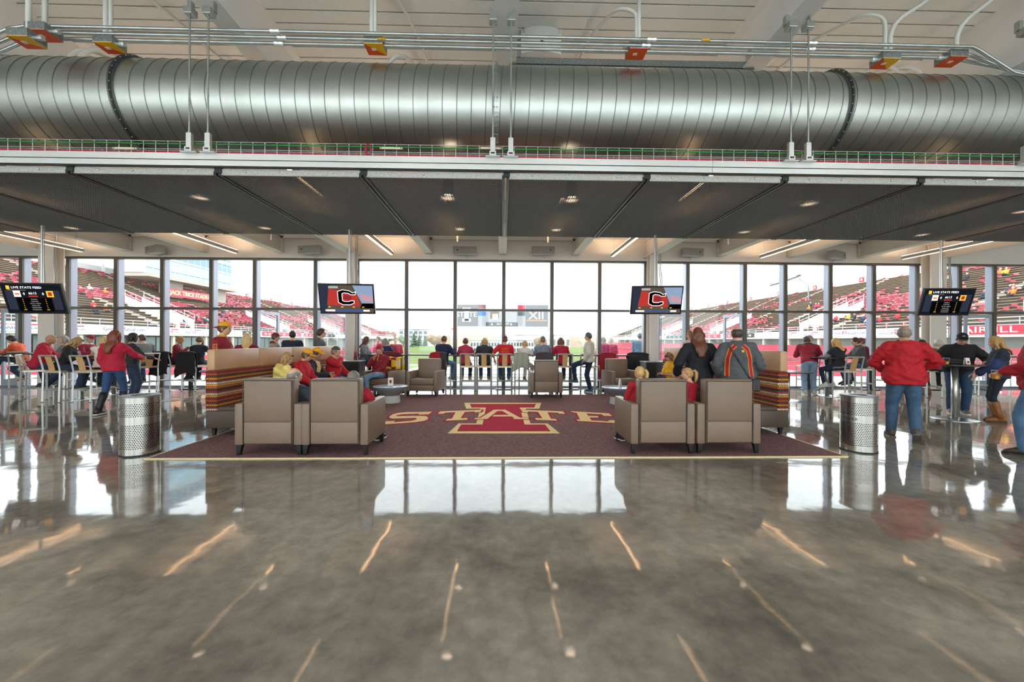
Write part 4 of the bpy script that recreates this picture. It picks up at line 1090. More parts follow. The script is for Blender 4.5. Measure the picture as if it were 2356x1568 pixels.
def person(label, x, y, z0=0., face=0., h=1.75, pose='stand', skin='fair', hair=('short', '4a3426'), top=None, bottom=None, shoe='222222',
           lean=0., side=0., twist=0., head=(0, 0, 0), hands=None, feet=None, elbow=None, knee=None, seat=None, build=1., vx=.0185, cap=None, extras=None, group=None, zones=None, hold=None, sit_on=None):
    """face: degrees, 0 looks away from the camera (+y), 90 left, -90 right, 180 at the camera"""
    k = h/1.75
    top = top or {}; bottom = bottom or {}
    hip_z = .93*k
    if pose == 'sit': hip_z = seat+.10*k
    elif pose == 'stand' and seat: hip_z = seat
    P = Vector((0, 0, hip_z))
    tilt = Matrix.Rotation(R(-lean), 3, 'X') @ Matrix.Rotation(R(side), 3, 'Y')
    tw = Matrix.Rotation(R(twist), 3, 'Z')
    TM = tilt @ tw
    def T(v): return P+TM @ (Vector(v)*k)          # torso frame, origin at pelvis
    female = top.get('female', False)
    bw = build
    # spine rings (height above pelvis, half width, half depth, forward offset)
    sp = [(-.10, .125, .09, 0), (-.03, .168*bw, .115*bw, -.01), (.06, .165*bw, .115*bw, .0), (.16, .148*bw, .108*bw, .012), (.27, .155*bw, .115*bw, .012), (.38, .172, .115, .0), (.46, .165, .098, -.012), (.51, .115, .075, -.02), (.545, .06, .058, -.018)]
    if female: sp = [(a, b*(.94 if a < .1 else .86), c*.92, d) for a, b, c, d in sp]
    def torso(mb, inf, lo=-9, hi=9, n=18, dep=0):
        rg = []
        for a, b, c, d in sp:
            if lo <= a <= hi: rg.append([T(((b+inf)*math.cos(2*PI*j/n), d+(c+inf*.9+dep)*math.sin(2*PI*j/n), a)) for j in range(n)])
        mb.rings(rg)
    shw = .17 if female else .188
    sh = {s: T((s*shw, -.015, .445)) for s in (-1, 1)}
    hp = {s: P+tw @ Vector((s*.09*k, 0, -.02*k)) for s in (-1, 1)}
    # arms
    hands = hands or {}
    default_hand = {s: (s*.24, .08, -.10) for s in (-1, 1)}
    A = {}
    for s in (-1, 1):
        tgt = hands.get(s, default_hand[s])
        t = P+tw @ (Vector(tgt)*k)
        pol = (elbow or {}).get(s, (s*.6, -.6, -.4))
        e, wv = ik(sh[s], t, .285*k, .25*k, tw @ Vector(pol)); A[s] = (sh[s], e, wv)
    # legs
    feet = feet or {}
    Lg = {}
    for s in (-1, 1):
        if pose == 'sit': df = (s*.13, .42 if seat < .55 else .33, max(.09, 0.09 if seat < .55 else seat-.40))
        else: df = (s*.10, .0, .085)
        t = Vector(feet.get(s, df)); t = Vector((t.x*k, t.y*k, t.z if pose == 'sit' else t.z*k))
        kn, an = ik(hp[s], t, .43*k, .42*k, (knee or {}).get(s, (s*.12, 1, .25))); Lg[s] = (hp[s], kn, an)
    # ---------------- body
    mb = MB()
    torso(mb, -.008)
    hc = T((head[2]*.0, .005, .545)); neck = T((0, -.012, .50))
    HM3 = TM @ Matrix.Rotation(R(head[0]), 3, 'Z') @ Matrix.Rotation(R(head[1]), 3, 'X') @ Matrix.Rotation(R(head[2]), 3, 'Y')
    HC = T((0, .012, .555))+HM3 @ Vector((0, .012, .108))*k
    mb.capsule(neck, HC-HM3 @ Vector((0, .015, .04))*k, .056*k, .052*k)
    fk = .9 if female else 1.
    for s in (-1, 1):
        a, e, wv = A[s]
        mb.capsule(a, e, .05*k*fk, .04*k*fk); mb.capsule(e, wv, .041*k*fk, .029*k*fk)
        fd = (wv-e).normalized(); mb.capsule(wv, wv+fd*.05*k, .028*k, .030*k)
        a, kn, an = Lg[s]
        mb.capsule(a, kn, .078*k*bw, .052*k); mb.capsule(kn, an, .052*k, .036*k)
        mb.capsule(an, an+Vector((0, .08*k, -.045*k)), .034*k, .03*k)
    body = MB(); add_mesh(body, vox(mb, vx*1.25))
    HM = Matrix.Translation(HC) @ HM3.to_4x4() @ Matrix.Scale(k*.98 if not female else k*.95, 4)
    head_mesh(body, HM)
    # hands: palm and five bent fingers
    HANDPOS = {}
    for s in (-1, 1):
        a, e, wv = A[s]; fd = (wv-e).normalized()
        ax = Vector((s, 0, 0)); up_ = fd.cross(Vector((0, 0, 1)))
        if up_.length < .2: up_ = Vector((s*1., 0.2, 0))
        pn = fd.cross(up_).normalized(); sd = fd.cross(pn).normalized()
        # pn: palm normal (downwards / inwards), sd: across the knuckles
        if pn.z > 0: pn = -pn
        sd = fd.cross(pn).normalized()*s
        c0 = wv+fd*.01*k
        Mh = Matrix((sd, fd, pn)).transposed()
        body.ell(wv+fd*.055*k, (.040*k, .050*k, .017*k), 10, 7, 0, Mh)
        curl = 1.0 if (hold and s in hold) else .55
        for q, ln in enumerate((.072, .082, .077, .060)):
            b0 = wv+fd*.092*k+sd*(-.03+.02*q)*k
            p1 = b0+(fd*math.cos(.35*curl)+pn*math.sin(.35*curl))*ln*.45*k
            p2 = p1+(fd*math.cos(1.0*curl)+pn*math.sin(1.0*curl))*ln*.33*k
            p3 = p2+(fd*math.cos(1.7*curl)+pn*math.sin(1.7*curl))*ln*.28*k
            body.tube([b0-fd*.015*k, p1, p2, p3], [.0092*k, .0085*k, .0078*k, .006*k], 6)
        tb = wv+fd*.03*k-sd*.03*k
        t1 = tb+(fd*.6-sd*.7+pn*.3)*.035*k; t2 = t1+(fd*.85-sd*.1+pn*.45)*.035*k
        body.tube([tb+sd*.012*k, t1, t2], [.0125*k, .0105*k, .0078*k], 6)
        HANDPOS[s] = wv+fd*.085*k+pn*.035*k
    me = body.mesh('person', [SKIN[skin], eye_w, eye_d, lip_m], True)
    root = link('person', me, None, (x, y, z0), R(face))
    tag(root, label, 'person', group)
    # ---------------- top garment
    tc = top.get('c', '8a1f2c'); inf = top.get('inf', .022); sl = top.get('sleeve', 1.0); hem = top.get('hem', -.06)
    mb = MB(); n = 20; rg = []
    prof = [s_ for s_ in sp if s_[0] >= -.04 and s_[0] <= .515]
    hb = sp[1]
    lowr = [(hem, hb[1]*(1.02 if hem > -.2 else 1.12+.2*(-hem)), hb[2]*(1.04 if hem > -.2 else 1.15), 0.0)] if hem < -.045 else []
    if pose == 'sit' and hem < -.1: lowr = [(-.085, hb[1]*1.02, hb[2]*1.04, 0)]
    for a, b, c, d in lowr+prof:
        blouse = top.get('blouse', 0)*math.exp(-((a-.02)/.08)**2)
        rg.append([T(((b+inf+blouse)*math.cos(2*PI*j/n), d+(c+inf*.9+blouse)*math.sin(2*PI*j/n), a)) for j in range(n)])
    mb.rings(rg)
    for s in (-1, 1):
        a, e, wv = A[s]
        mb.capsule(T((s*.08, -.02, .462)), a, (.056*k+inf*.6), (.056*k*fk+inf*.75))
        if sl >= .9:
            mb.capsule(a, e, .054*k*fk+inf*.8, .046*k*fk+inf*.7); mb.capsule(e, e+(wv-e)*.93, .047*k*fk+inf*.7, .035*k+inf*.55)
        elif sl > 0: mb.capsule(a, a+(e-a)*.75, .056*k*fk+inf*.8, .052*k*fk+inf*.6)
    if top.get('hood'):
        mb.ell(T((0, -.085, .49)), (.10*k, .05*k, .06*k)); mb.capsule(T((-.07, -.05, .52)), T((.07, -.05, .52)), .04*k, .04*k)
    if top.get('collar'):
        for q in range(12):
            a0 = 2*PI*q/12; a1 = 2*PI*(q+1)/12
            mb.capsule(T((.066*math.cos(a0), -.012+.06*math.sin(a0), .54)), T((.066*math.cos(a1), -.012+.06*math.sin(a1), .54)), .02*k, .02*k, 8)
    tm = vox(mb, vx, top.get('sm', 3))
    mats_ = [cloth_mat(tc)]
    zn = top.get('zones')
    for c2 in top.get('cols', []): mats_.append(cloth_mat(c2))
    tm.materials.clear()
    for m_ in mats_: tm.materials.append(m_)
    inv = TM.inverted()
    rumple(tm, x, top.get('rumple', .015))
    if zn:
        for p_ in tm.polygons:
            q = inv @ (p_.center-P)/k
            arm = 0
            for s in (-1, 1):
                a, e, wv = A[s]; dd = (wv-a); 
                if (p_.center-e).length < .16*k or (p_.center-wv).length < .2*k: arm = s
            p_.material_index = zn(q, arm)
    tm.polygons.foreach_set('use_smooth', [True]*len(tm.polygons)); tm.name = 'jacket'
    tobj = link(top.get('name', 'jacket'), tm, root)
    # ---------------- trousers
    bc = bottom.get('c', '3a4c66'); kind = bottom.get('kind', 'denim'); bi = bottom.get('inf', .014)
    mb = MB()
    rg = []
    for a, b, c, d in sp[:3]: rg.append([P+tw @ (Vector(((b+bi*.7)*math.cos(2*PI*j/n), d+(c+bi*.7)*math.sin(2*PI*j/n), a))*k) for j in range(n)])
    mb.rings(rg)
    fit = bottom.get('fit', 1.)
    for s in (-1, 1):
        a, kn, an = Lg[s]
        mb.capsule(a+Vector((0, 0, .01)), kn, (.084*k*bw+bi)*1., .058*k*fit+bi)
        en = kn+(an-kn)*bottom.get('len', .97)
        mb.capsule(kn, en, .058*k*fit+bi, .046*k*fit+bi)
        if bottom.get('skirt'): mb.capsule(a, kn, .13*k, .12*k)
    bm_ = vox(mb, vx, 3); rumple(bm_, y, .007); bm_.materials.clear(); bm_.materials.append(cloth_mat(bc, kind)); bm_.polygons.foreach_set('use_smooth', [True]*len(bm_.polygons)); bm_.name = 'trousers'
    link('skirt' if bottom.get('skirt') else 'trousers', bm_, root)
    # ---------------- shoes
    boots = bottom.get('boots')
    for s in (-1, 1):
        a, kn, an = Lg[s]; sh_ = (an-kn).normalized()
        fdir = Vector((s*.12, 1, 0)).normalized()
        fp = bottom.get('footpitch', {}).get(s, None)
        if fp is not None: fdir = (Matrix.Rotation(R(fp), 3, 'X') @ fdir)
        elif pose == 'sit' and seat > .55: fdir = (Matrix.Rotation(R(-14), 3, 'X') @ fdir)
        upv = Vector((1, 0, 0)).cross(fdir).normalized()
        sx = upv.cross(fdir) * -1
        Mx = Matrix((sx.normalized(), fdir, upv)).transposed().to_4x4(); Mx.translation = an
        Mx = Mx @ Matrix.Scale(k, 4)
        smb = MB()
        prof_ = [(-.08, .033, .0), (-.06, .043, .055), (-.01, .045, .05), (.06, .044, .02), (.12, .047, -.005), (.165, .040, -.025), (.185, .022, -.045)]
        rg = []
        for yy, ww, tp_ in prof_:
            rg.append([Mx @ Vector((ww*math.cos(t_), yy, (tp_+(-.078))/2+((tp_+.078)/2)*math.sin(t_))) for t_ in [2*PI*j/12 for j in range(12)]])
        smb.rings(rg)
        so = smb.build('boot' if boots else 'shoe', mat('shoe_'+shoe, shoe, .5), root, True)
        smb = MB(); out = [(-.038, -.085), (.038, -.085), (.045, .06), (.05, .13), (.03, .185), (0, .197), (-.03, .185), (-.05, .13), (-.045, .06)]
        smb.prism(out, -.066, 0, Mx, base=-.086); smb.build('sole', mat('sole_'+bottom.get('sole', 'd8d4cc'), bottom.get('sole', 'd8d4cc'), .6), so)
        if boots:
            MB().tube([an-Vector((0, 0, .02)), an+(kn-an)*.3, an+(kn-an)*.62, an+(kn-an)*boots], [.058*k, .056*k, .066*k, .072*k], 16).build('boot_shaft', mat('shoe_'+shoe), root, True)
    # ---------------- hair, caps
    tinf = inf; ht, hcol = hair[:2]; hm = hair_mat(hcol)
    if ht == 'short': hair_shell(HM, hl_short, .013, seed=x).build('hair', hm, root, True)
    elif ht == 'bald': hair_shell(HM, hl_bald, .010, seed=x, upper=hu_bald).build('hair', hm, root, True)
    elif ht == 'full': hair_shell(HM, hl_short, .026, seed=x).build('hair', hm, root, True)
    elif ht in ('bob', 'long', 'pony', 'wavy'):
        mb = hair_shell(HM, hl_bob if ht != 'pony' else hl_short, .02 if ht != 'pony' else .012, seed=x)
        ln = {'bob': .13, 'long': .40, 'pony': 0, 'wavy': .36}[ht] if len(hair) < 3 else hair[2]
        if ht in ('bob', 'long', 'wavy'):
            rg = []; rows = 14; nn = 26
            back = (TM @ Vector((0, -1, 0))); 
            for i in range(rows):
                u = i/(rows-1); row = []
                z = .045-(.045+ln)*u
                for j in range(nn):
                    a = 2*PI*j/nn
                    wx = (.088+.022*math.sin(PI*min(1, u*1.15)))*(1-.45*max(0, u-.6)/.4 if ht != 'bob' else 1-.1*u)
                    wy = .062*(1-.25*u)
                    wob = (1+.07*math.sin(5*a+i*1.1)+(.10*math.sin(i*1.7+3*a) if ht == 'wavy' else 0))
                    q = Vector((wx*math.cos(a)*wob, -.055-.035*u*(ln > .2)+wy*math.sin(a)*wob, z))
                    if q.z > -.10: wpt = HM @ q
                    else:
                        base = HM @ Vector((q.x, q.y, -.10)); wpt = base+TM @ Vector((0, -.04*(u-.3), (q.z+.10)*1.0))*k
                    tl_ = TM.inverted() @ (wpt-P)/k
                    if tl_.z < .53:                 # lie on the garment, not inside it
                        for s0, s1 in zip(sp, sp[1:]):
                            if s0[0] <= tl_.z <= s1[0]:
                                w_ = (tl_.z-s0[0])/(s1[0]-s0[0]); b_ = s0[1]+(s1[1]-s0[1])*w_+tinf; c_ = s0[2]+(s1[2]-s0[2])*w_+tinf; d_ = s0[3]+(s1[3]-s0[3])*w_
                                yb_ = d_-c_*math.sqrt(max(0, 1-min(1, (tl_.x/b_)**2)))
                                ww_ = min(1, (.53-tl_.z)/.14); tl_.y = min(tl_.y, yb_-.014-(.006+.014*ww_)*(1-math.sin(a))); wpt = P+TM @ (tl_*k)
                                break
                    row.append(wpt)
                rg.append(row)
            mb.rings(rg[::-1])
            for s in (-1, 1):
                mb.tube([HM @ Vector((s*.075, .02, .05)), HM @ Vector((s*.092, .018, -.02)), HM @ Vector((s*.09, .01, -.09)), HM @ Vector((s*.085, -.01, -min(.2, max(.12, ln))))], [.018*k, .024*k, .024*k, .012*k], 8)
        else:
            mb.tube([HM @ Vector(q) for q in ((0, -.09, .05), (0, -.135, .07), (0, -.165, .03), (0, -.16, -.05), (0, -.15, -.12), (0, -.145, -.16))], [.018*k, .026*k, .032*k, .03*k, .022*k, .008*k], 10)
        mb.build('hair', hm, root, True)
    if cap:
        cc = cap[0]; bk = -1 if len(cap) > 1 and cap[1] == 'back' else 1
        cm = mat('cap_'+cc, cc, .75, bump=.002, bump_s=30)
        mb = hair_shell(HM, lambda u: .38-.10*(u/PI), .024, seed=1); co = mb.build('cap', cm, root, True)
        mb = MB(); rows = 6; nn = 14; tp = []; 
        for i in range(rows):
            for j in range(nn):
                u = (-1+2*j/(nn-1)); ang = u*1.05
                b0 = head_point(ang, .40)+head_dir(ang, .4)*.020
                ext = .075*(1-abs(u)**2.2)*i/(rows-1)
                q = Vector((b0.x*(1+.0*i), b0.y+ext, b0.z-.012*i/(rows-1)-.014*u*u*i/(rows-1)))
                if bk < 0: q = Vector((-q.x, -q.y-.01, q.z-.012-.01*i/(rows-1)))
                tp.append(q)
        vs = [HM @ q for q in tp]+[HM @ (q-Vector((0, 0, .005))) for q in tp]; m_ = rows*nn; fcs = []
        for i in range(rows-1):
            for j in range(nn-1):
                a = i*nn+j; fcs.append((a, a+1, a+nn+1, a+nn)); fcs.append((a+m_, a+m_+nn, a+m_+nn+1, a+m_+1))
        for j in range(nn-1): a = (rows-1)*nn+j; fcs.append((a, a+1, a+1+m_, a+m_))
        mb.add(vs, fcs); mb.build('brim', mat('cap_'+cap[2], cap[2], .75) if len(cap) > 2 else cm, co, True)
        MB().ell(HM @ Vector((0, -.004, .142)), (.008*k, .008*k, .005*k), 8, 5).build('button', cm, co)
        if len(cap) > 3:
            p0 = head_point(0, .75)+head_dir(0, .75)*.027
            MB().ell(HM @ p0, (.022*k, .006*k, .018*k), 8, 5, 0, HM3 @ Matrix.Rotation(R(-40), 3, 'X')).build('cap_emblem', mat('cap_'+cap[3], cap[3], .7), co)
    ex = extras or {}
    if 'glasses' in ex or 'sunglasses_up' in ex:
        up_ = 'sunglasses_up' in ex
        gm = mat('glasses_frame', '1a1a1c', .2)
        v0 = .62 if up_ else .04; mb = MB()
        for s in (-1, 1):
            c = head_point(s*.34, v0)+head_dir(s*.34, v0)*(.03 if up_ else .012)
            mb.tube([HM @ (c+Vector((.021*math.cos(a), 0, .016*math.sin(a)))) for a in [2*PI*q/12 for q in range(12)]], .0028*k, 5, closed=True)
            if up_: mb.ell(HM @ c, (.02*k, .004*k, .015*k), 10, 5, 0, HM3)
            e_ = head_point(s*1.35, v0)+head_dir(s*1.35, v0)*.02
            mb.tube([HM @ (c+Vector((s*.02, 0, 0))), HM @ e_], .0025*k, 5)
        mb.tube([HM @ (head_point(-.17, v0)+Vector((0, .02, 0))), HM @ (head_point(.17, v0)+Vector((0, .02, 0)))], .0025*k, 5)
        mb.build('glasses', gm, root)
    if 'headband' in ex:
        pts = [HM @ (head_point(-a, .5-.12*abs(a)/PI)+head_dir(-a, .5)*.013) for a in [-PI+2*PI*q/24 for q in range(24)]]
        MB().tube(pts, .012*k, 6, closed=True).build('headband', mat('band_'+ex['headband'], ex['headband'], .7), root)
    if 'beard' in ex:
        mb = MB(); mb.ell(HM @ Vector((0, .075, -.085)), (.045*k, .03*k, .035*k), 12, 8); mb.build('beard', hair_mat(ex['beard']), root, True)
    if 'strap' in ex:
        bv = BVHTree.FromPolygons([v.co for v in tm.vertices], [tuple(p.vertices) for p in tm.polygons])
        pts = []
        for q in range(15):
            u = q/14; o_ = T((-.12+.28*u, -.5, .46-.50*u)); hit = bv.ray_cast(o_, (TM @ Vector((0, 1, 0))))[0]
            if hit: pts.append(hit-TM @ Vector((0, .006, 0)))
        st_ = MB().tube(pts, .013, 6).build('bag_strap', black_wood, root)
        e_ = pts[-1]+Vector((.06, .02, -.05)); MB().rbox(e_.x-.05, e_.x+.05, e_.y-.045, e_.y+.045, e_.z-.1, e_.z+.08, .012).build('pouch', black_wood, st_)
    for body_t, size, col_, z_, sidey in ex.get('print', []):
        # lettering laid onto the cloth, front (+1) or back (-1)
        bv = BVHTree.FromPolygons([v.co for v in tm.vertices], [tuple(p.vertices) for p in tm.polygons])
        lm = text_mesh(body_t, size*k, 0, 'CENTER'); bm2 = bmesh.new(); bm2.from_mesh(lm); bmesh.ops.triangulate(bm2, faces=bm2.faces[:]); bm2.to_mesh(lm); bm2.free()
        ok = True
        for v in lm.vertices:
            o_ = T((v.co.x*(-sidey)/k, sidey*.5, z_+v.co.y/k)); dr = TM @ Vector((0, -sidey, 0)); hit = bv.ray_cast(o_, dr)[0]
            if hit is None: ok = False; hit = T((v.co.x*(-sidey)/k, sidey*.12, z_+v.co.y/k))
            v.co = hit-dr*.007
        lm.materials.clear(); lm.materials.append(mat('print_'+col_, col_, .8)); link('lettering', lm, tobj)
    def bvh(): return BVHTree.FromPolygons([v.co for v in tm.vertices], [tuple(p.vertices) for p in tm.polygons])
    for path, wd_, col_, off_ in ex.get('stripes', []):
        bv = bvh(); P2 = [Vector((a_, 0, b_)) for a_, b_ in path]; fine = []
        for a_, b_ in zip(P2, P2[1:]):
            for q in range(8): fine.append(a_.lerp(b_, q/8))
        fine.append(P2[-1]); mbs = MB(); vs = []
        for i_, c_ in enumerate(fine):
            tg = (fine[min(i_+1, len(fine)-1)]-fine[max(0, i_-1)]).normalized(); nn_ = Vector((-tg.z, 0, tg.x))
            for sd in (-1, -.33, .33, 1):
                o_ = T((c_+nn_*sd*wd_/2)+Vector((0, -.5, 0))); hit = bv.ray_cast(o_, TM @ Vector((0, 1, 0)))[0] or T(c_+Vector((0, -.1, 0)))
                vs.append(hit-TM @ Vector((0, off_, 0)))
        mbs.add(vs, [(i_*4+j_, i_*4+j_+1, i_*4+j_+5, i_*4+j_+4) for i_ in range(len(fine)-1) for j_ in range(3)]); mbs.build('stripe', cloth_mat(col_), tobj, True)
    if 'sleeve_print' in ex:
        body_t, size, col_, s_, zc = ex['sleeve_print']; bv = bvh(); lm = text_mesh(body_t, size*k, 0, 'CENTER'); ua = (A[s_][0]+A[s_][1])/2; lo_ = (A[s_][2]-A[s_][0]).normalized()
        bm2 = bmesh.new(); bm2.from_mesh(lm); bmesh.ops.triangulate(bm2, faces=bm2.faces[:]); bm2.to_mesh(lm); bm2.free()
        for v in lm.vertices:
            c_ = (A[s_][0]+A[s_][2])/2-lo_*v.co.x+Vector((0, -v.co.y*s_, zc)); hit = bv.ray_cast(c_+Vector((s_*.5, 0, 0)), Vector((-s_, 0, 0)))[0]
            v.co = (hit or c_)+Vector((s_*.007, 0, 0))
        lm.materials.clear(); lm.materials.append(mat('print_'+col_, col_, .8)); link('lettering', lm, tobj)
    if hold:
        for s, what in hold.items():
            hpv = HANDPOS[s]; wp = Matrix.Translation((x, y, z0)) @ Matrix.Rotation(R(face), 4, 'Z') @ hpv
            if what == 'beer': cup(wp.x, wp.y, wp.z-.05, ex.get('hold_label', 'cup of beer held by the person in '+label[:20]), .7)
            elif what == 'phone':
                t_ = tag(empty('phone', wp, R(face)), ex['hold_label'], 'phone')
                MB().rbox(-.035, .035, -.005, .005, -.06, .07, .004, 0, Matrix.Rotation(R(-50), 4, 'X')).build('body', black_wood, t_); MB().box(-.03, .03, -.0062, -.0052, -.05, .06, 0, Matrix.Rotation(R(-50), 4, 'X')).build('screen', mat('phone_glass', '20242a', .1), t_)
            elif what == 'paper':
                t_ = MB().box(-.14, .14, -.002, .002, -.1, .1, 0, Matrix.Rotation(R(-60), 4, 'X')).build('paper_sheet', mat('card_white'), None, False, wp, R(face)); tag(t_, ex['hold_label'], 'paper')
    return root

# ---------------------------------------------------------------- the crowd, one by one
def ax(px, Y): return W(px, 785, Y).x
def on_stool(key, label, turn=0, dx=0, dy=0, **kw):
    x, y, rz = STOOLS[key]; f = math.degrees(rz)+turn
    return person(label, x+dx, y+dy, face=f, pose='sit', seat=.737, **kw)
JEAN, DJEAN, LJEAN, NAVY = '3f587a', '28344a', '7e9cb8', '1f2638'
lap = {-1: (-.12, .30, .10), 1: (.12, .30, .10)}
table = {-1: (-.14, .42, .24), 1: (.14, .42, .24)}
near = dict(vx=.0155)
# left group
on_stool('s1', 'man in orange pullover sitting at the left edge, facing left', 85, lean=22, h=1.76, hair=('full', '2c2420'), top=dict(c='c8502a', name='pullover'), bottom=dict(c=DJEAN), shoe='b8452c', hands={-1: (-.05, .50, .28), 1: (.10, .48, .26)}, feet={-1: (-.2, .55, .50), 1: (.10, .05, .30)}, head=(0, 0, 0))
on_stool('s2', 'bald man in red sweater with sunglasses on his head', 0, lean=18, h=1.76, build=1.08, skin='tan', hair=('none', '3a2a20'), top=dict(c='b01830', name='sweater', collar=1), bottom=dict(c=DJEAN), shoe='1c1a1a', hands={-1: (-.06, .48, .24), 1: (.08, .46, .22)}, extras={'sunglasses_up': 1}, feet={-1: (-.1, .12, .30), 1: (.12, .10, .34)})
on_stool('s3', 'blonde woman in black top leaning to the left table', -55, lean=22, h=1.66, hair=('long', 'b08a54', .26), top=dict(c='1b1a1d', female=1, name='top'), bottom=dict(c='2c3850'), shoe='1c1a1a', hands=table, extras={'sunglasses_up': 1}, head=(-10, 0, 0))
person('grey haired person behind the bald man in red sweater', ax(149, 10.9), 10.9, face=160, pose='sit', seat=.737, h=1.64, hair=('bob', '9a948a', .08), top=dict(c='6a6a70', female=1), bottom=dict(c=NAVY), hands=lap)
on_stool('s8', 'man in maroon cap and maroon pullover behind the left table', 95, dx=.1, lean=10, h=1.72, hair=('short', 'a8a098'), cap=('8c1c30', 'front', '8c1c30', 'd8b060'), top=dict(c='8a1e34', name='pullover', collar=1, cols=['d8d0c8'], zones=lambda q, a: 1 if q.z > .52 else 0), bottom=dict(c=DJEAN), hands=table)
on_stool('s4', 'woman with blond bob in white vest, back to us', 30, dy=.25, lean=10, h=1.64, hair=('bob', 'c8a878', .13), top=dict(c='e0d8cc', female=1, sleeve=0, name='vest', cols=['3a3c40']), bottom=dict(c=DJEAN), hands=table)
p = F(262, 950)
person('standing woman with long auburn hair, red sweatshirt and black boots', p.x, p.y, face=8, h=1.69, hair=('long', '7a3f24', .36), top=dict(c='b81c38', name='sweatshirt', inf=.028, female=1, blouse=.02, cols=['e8d8d8'], zones=lambda q, a: 1 if (a == 1 and abs(q.y-.02) < .012) else 0), bottom=dict(c='2f4c74', boots=.85, fit=.9, inf=.008), shoe='161414', hands={1: (.22, .42, .20), -1: (-.22, .10, -.06)}, feet={-1: (-.12, -.22, .10), 1: (.06, .16, .085)}, hold={1: 'beer'}, extras={'hold_label': 'cup of beer held by the woman with long auburn hair'}, head=(-8, 0, 0), **near)
person('dark haired person in black behind the woman with boots', ax(304, 9.6), 9.6, face=-30, h=1.66, hair=('bob', '1f1a1a', .1), top=dict(c='2a2a2e', female=1), bottom=dict(c='2a3850'), shoe='222222', hands={1: (.2, .35, .15), -1: (-.2, .3, .15)})
on_stool('s5', 'man in grey sweater sitting by the left bin', 0, lean=10, h=1.76, hair=('short', '4a3e34'), top=dict(c='7c7f82', name='sweater'), bottom=dict(c=JEAN), shoe='3a3430', hands=table, head=(15, 0, 0))
on_stool('s6', 'woman with short auburn hair in maroon and yellow jacket', -60, dy=.18, lean=8, h=1.66, hair=('bob', 'a87848', .06), top=dict(c='7c1a2e', female=1, cols=['e0b830'], zones=lambda q, a: 1 if (q.y < -.03 and abs(q.x) < .1 and .1 < q.z < .42) else 0), bottom=dict(c=NAVY), hands={1: (.1, .34, .42), -1: (-.14, .36, .22)}, extras={'glasses': 1})
on_stool('s7', 'person with short brown hair in dark navy shirt between the black coats', 18, dx=-.08, dy=.2, lean=8, h=1.66, hair=('full', '6a4e34'), top=dict(c='20242e', female=1, name='shirt'), bottom=dict(c=NAVY), hands=table)
# behind the left bench
person('man in backwards yellow cap and maroon pullover standing behind the left bench', ax(512, 7.6), 7.6, face=-74, h=1.84, build=1.06, hair=('short', '6a4a30'), cap=('f0aa1c', 'back', '8c1c30'), top=dict(c='8e1a2c', name='pullover', inf=.03, collar=1, cols=['e8b030'], zones=lambda q, a: 1 if (q.z > .525 or (abs(q.x) < .014 and q.y > .02 and q.z > .34)) else 0), bottom=dict(c=DJEAN), hands={1: (.26, .02, -.06), -1: (-.26, .06, -.04)}, head=(0, -4, 0), extras={'sleeve_print': ('CYCLONES', .085, 'f0c860', 1, 0)}, **near)
person('woman with straight blond hair in maroon, back to us behind the left bench', ax(568, 9.0), 9.0, face=26, h=1.65, hair=('long', 'd8b47c', .26), top=dict(c='7c1a2e', female=1), bottom=dict(c=DJEAN), hands={1: (.15, .3, .2), -1: (-.15, .3, .2)})
person('man in maroon cap and khaki jacket behind the left bench', ax(632, 11.2), 11.2, face=-60, h=1.70, hair=('short', '5a4636'), cap=('6e1c2c',), top=dict(c='a89c84', hood=1, cols=['7a1c2c'], zones=lambda q, a: 1 if q.z > .49 else 0), bottom=dict(c=NAVY), hands={1: (.2, .2, .05)})
person('man in navy jacket with yellow lettering on its back', ax(673, 11.3), 11.3, face=20, h=1.77, hair=('short', '2c2620'), top=dict(c='222c3e', inf=.03, cols=['e8b828'], zones=lambda q, a: 1 if (q.y < -.03 and abs(q.x) < .13 and .17 < q.z < .27) else 0, name='jacket'), bottom=dict(c=DJEAN), build=1.1, extras={'print': [('STATE', .07, '20242c', .22, -1)]})
person('young man with glasses in grey hoodie beyond the left bench', ax(737, 11.0), 11.0, face=-70, h=1.82, hair=('full', '4a3424'), top=dict(c='5a5c60', hood=1, cols=['d8a030'], zones=lambda q, a: 0), bottom=dict(c=NAVY), extras={'glasses': 1}, hands={1: (.2, .15, .0)})
# left bench row
BX = -4.03
def bench(label, px, **kw):
    Y = -BX*FPX/(1158-px)
    return person(label, BX+.02, Y, .012, face=-90, pose='sit', seat=.44, **kw)
bench('woman in pale yellow jacket with sunglasses in her hair on the left bench', 645, lean=14, h=1.62, hair=('bob', 'b08a58', .13), top=dict(c='ecd67c', female=1, inf=.034, collar=1, hood=1), bottom=dict(c=NAVY), hands={1: (.05, .22, .50), -1: (-.12, .36, .08)}, extras={'sunglasses_up': 1}, head=(8, 0, 0))
bench('man in yellow cap and red jacket on the left bench', 692, lean=12, h=1.70, build=1.08, hair=('short', '6a5440'), cap=('f0a818', 'front', 'f0a818', '8c1c30'), top=dict(c='c01c2c', inf=.03, collar=1, cols=['e8e0dc'], zones=lambda q, a: 1 if (a == 1 and abs(q.y-.03) < .015) else 0), bottom=dict(c=NAVY), hands={1: (.12, .40, .06), -1: (-.12, .40, .06)}, extras={'glasses': 1}, head=(20, -8, 0))
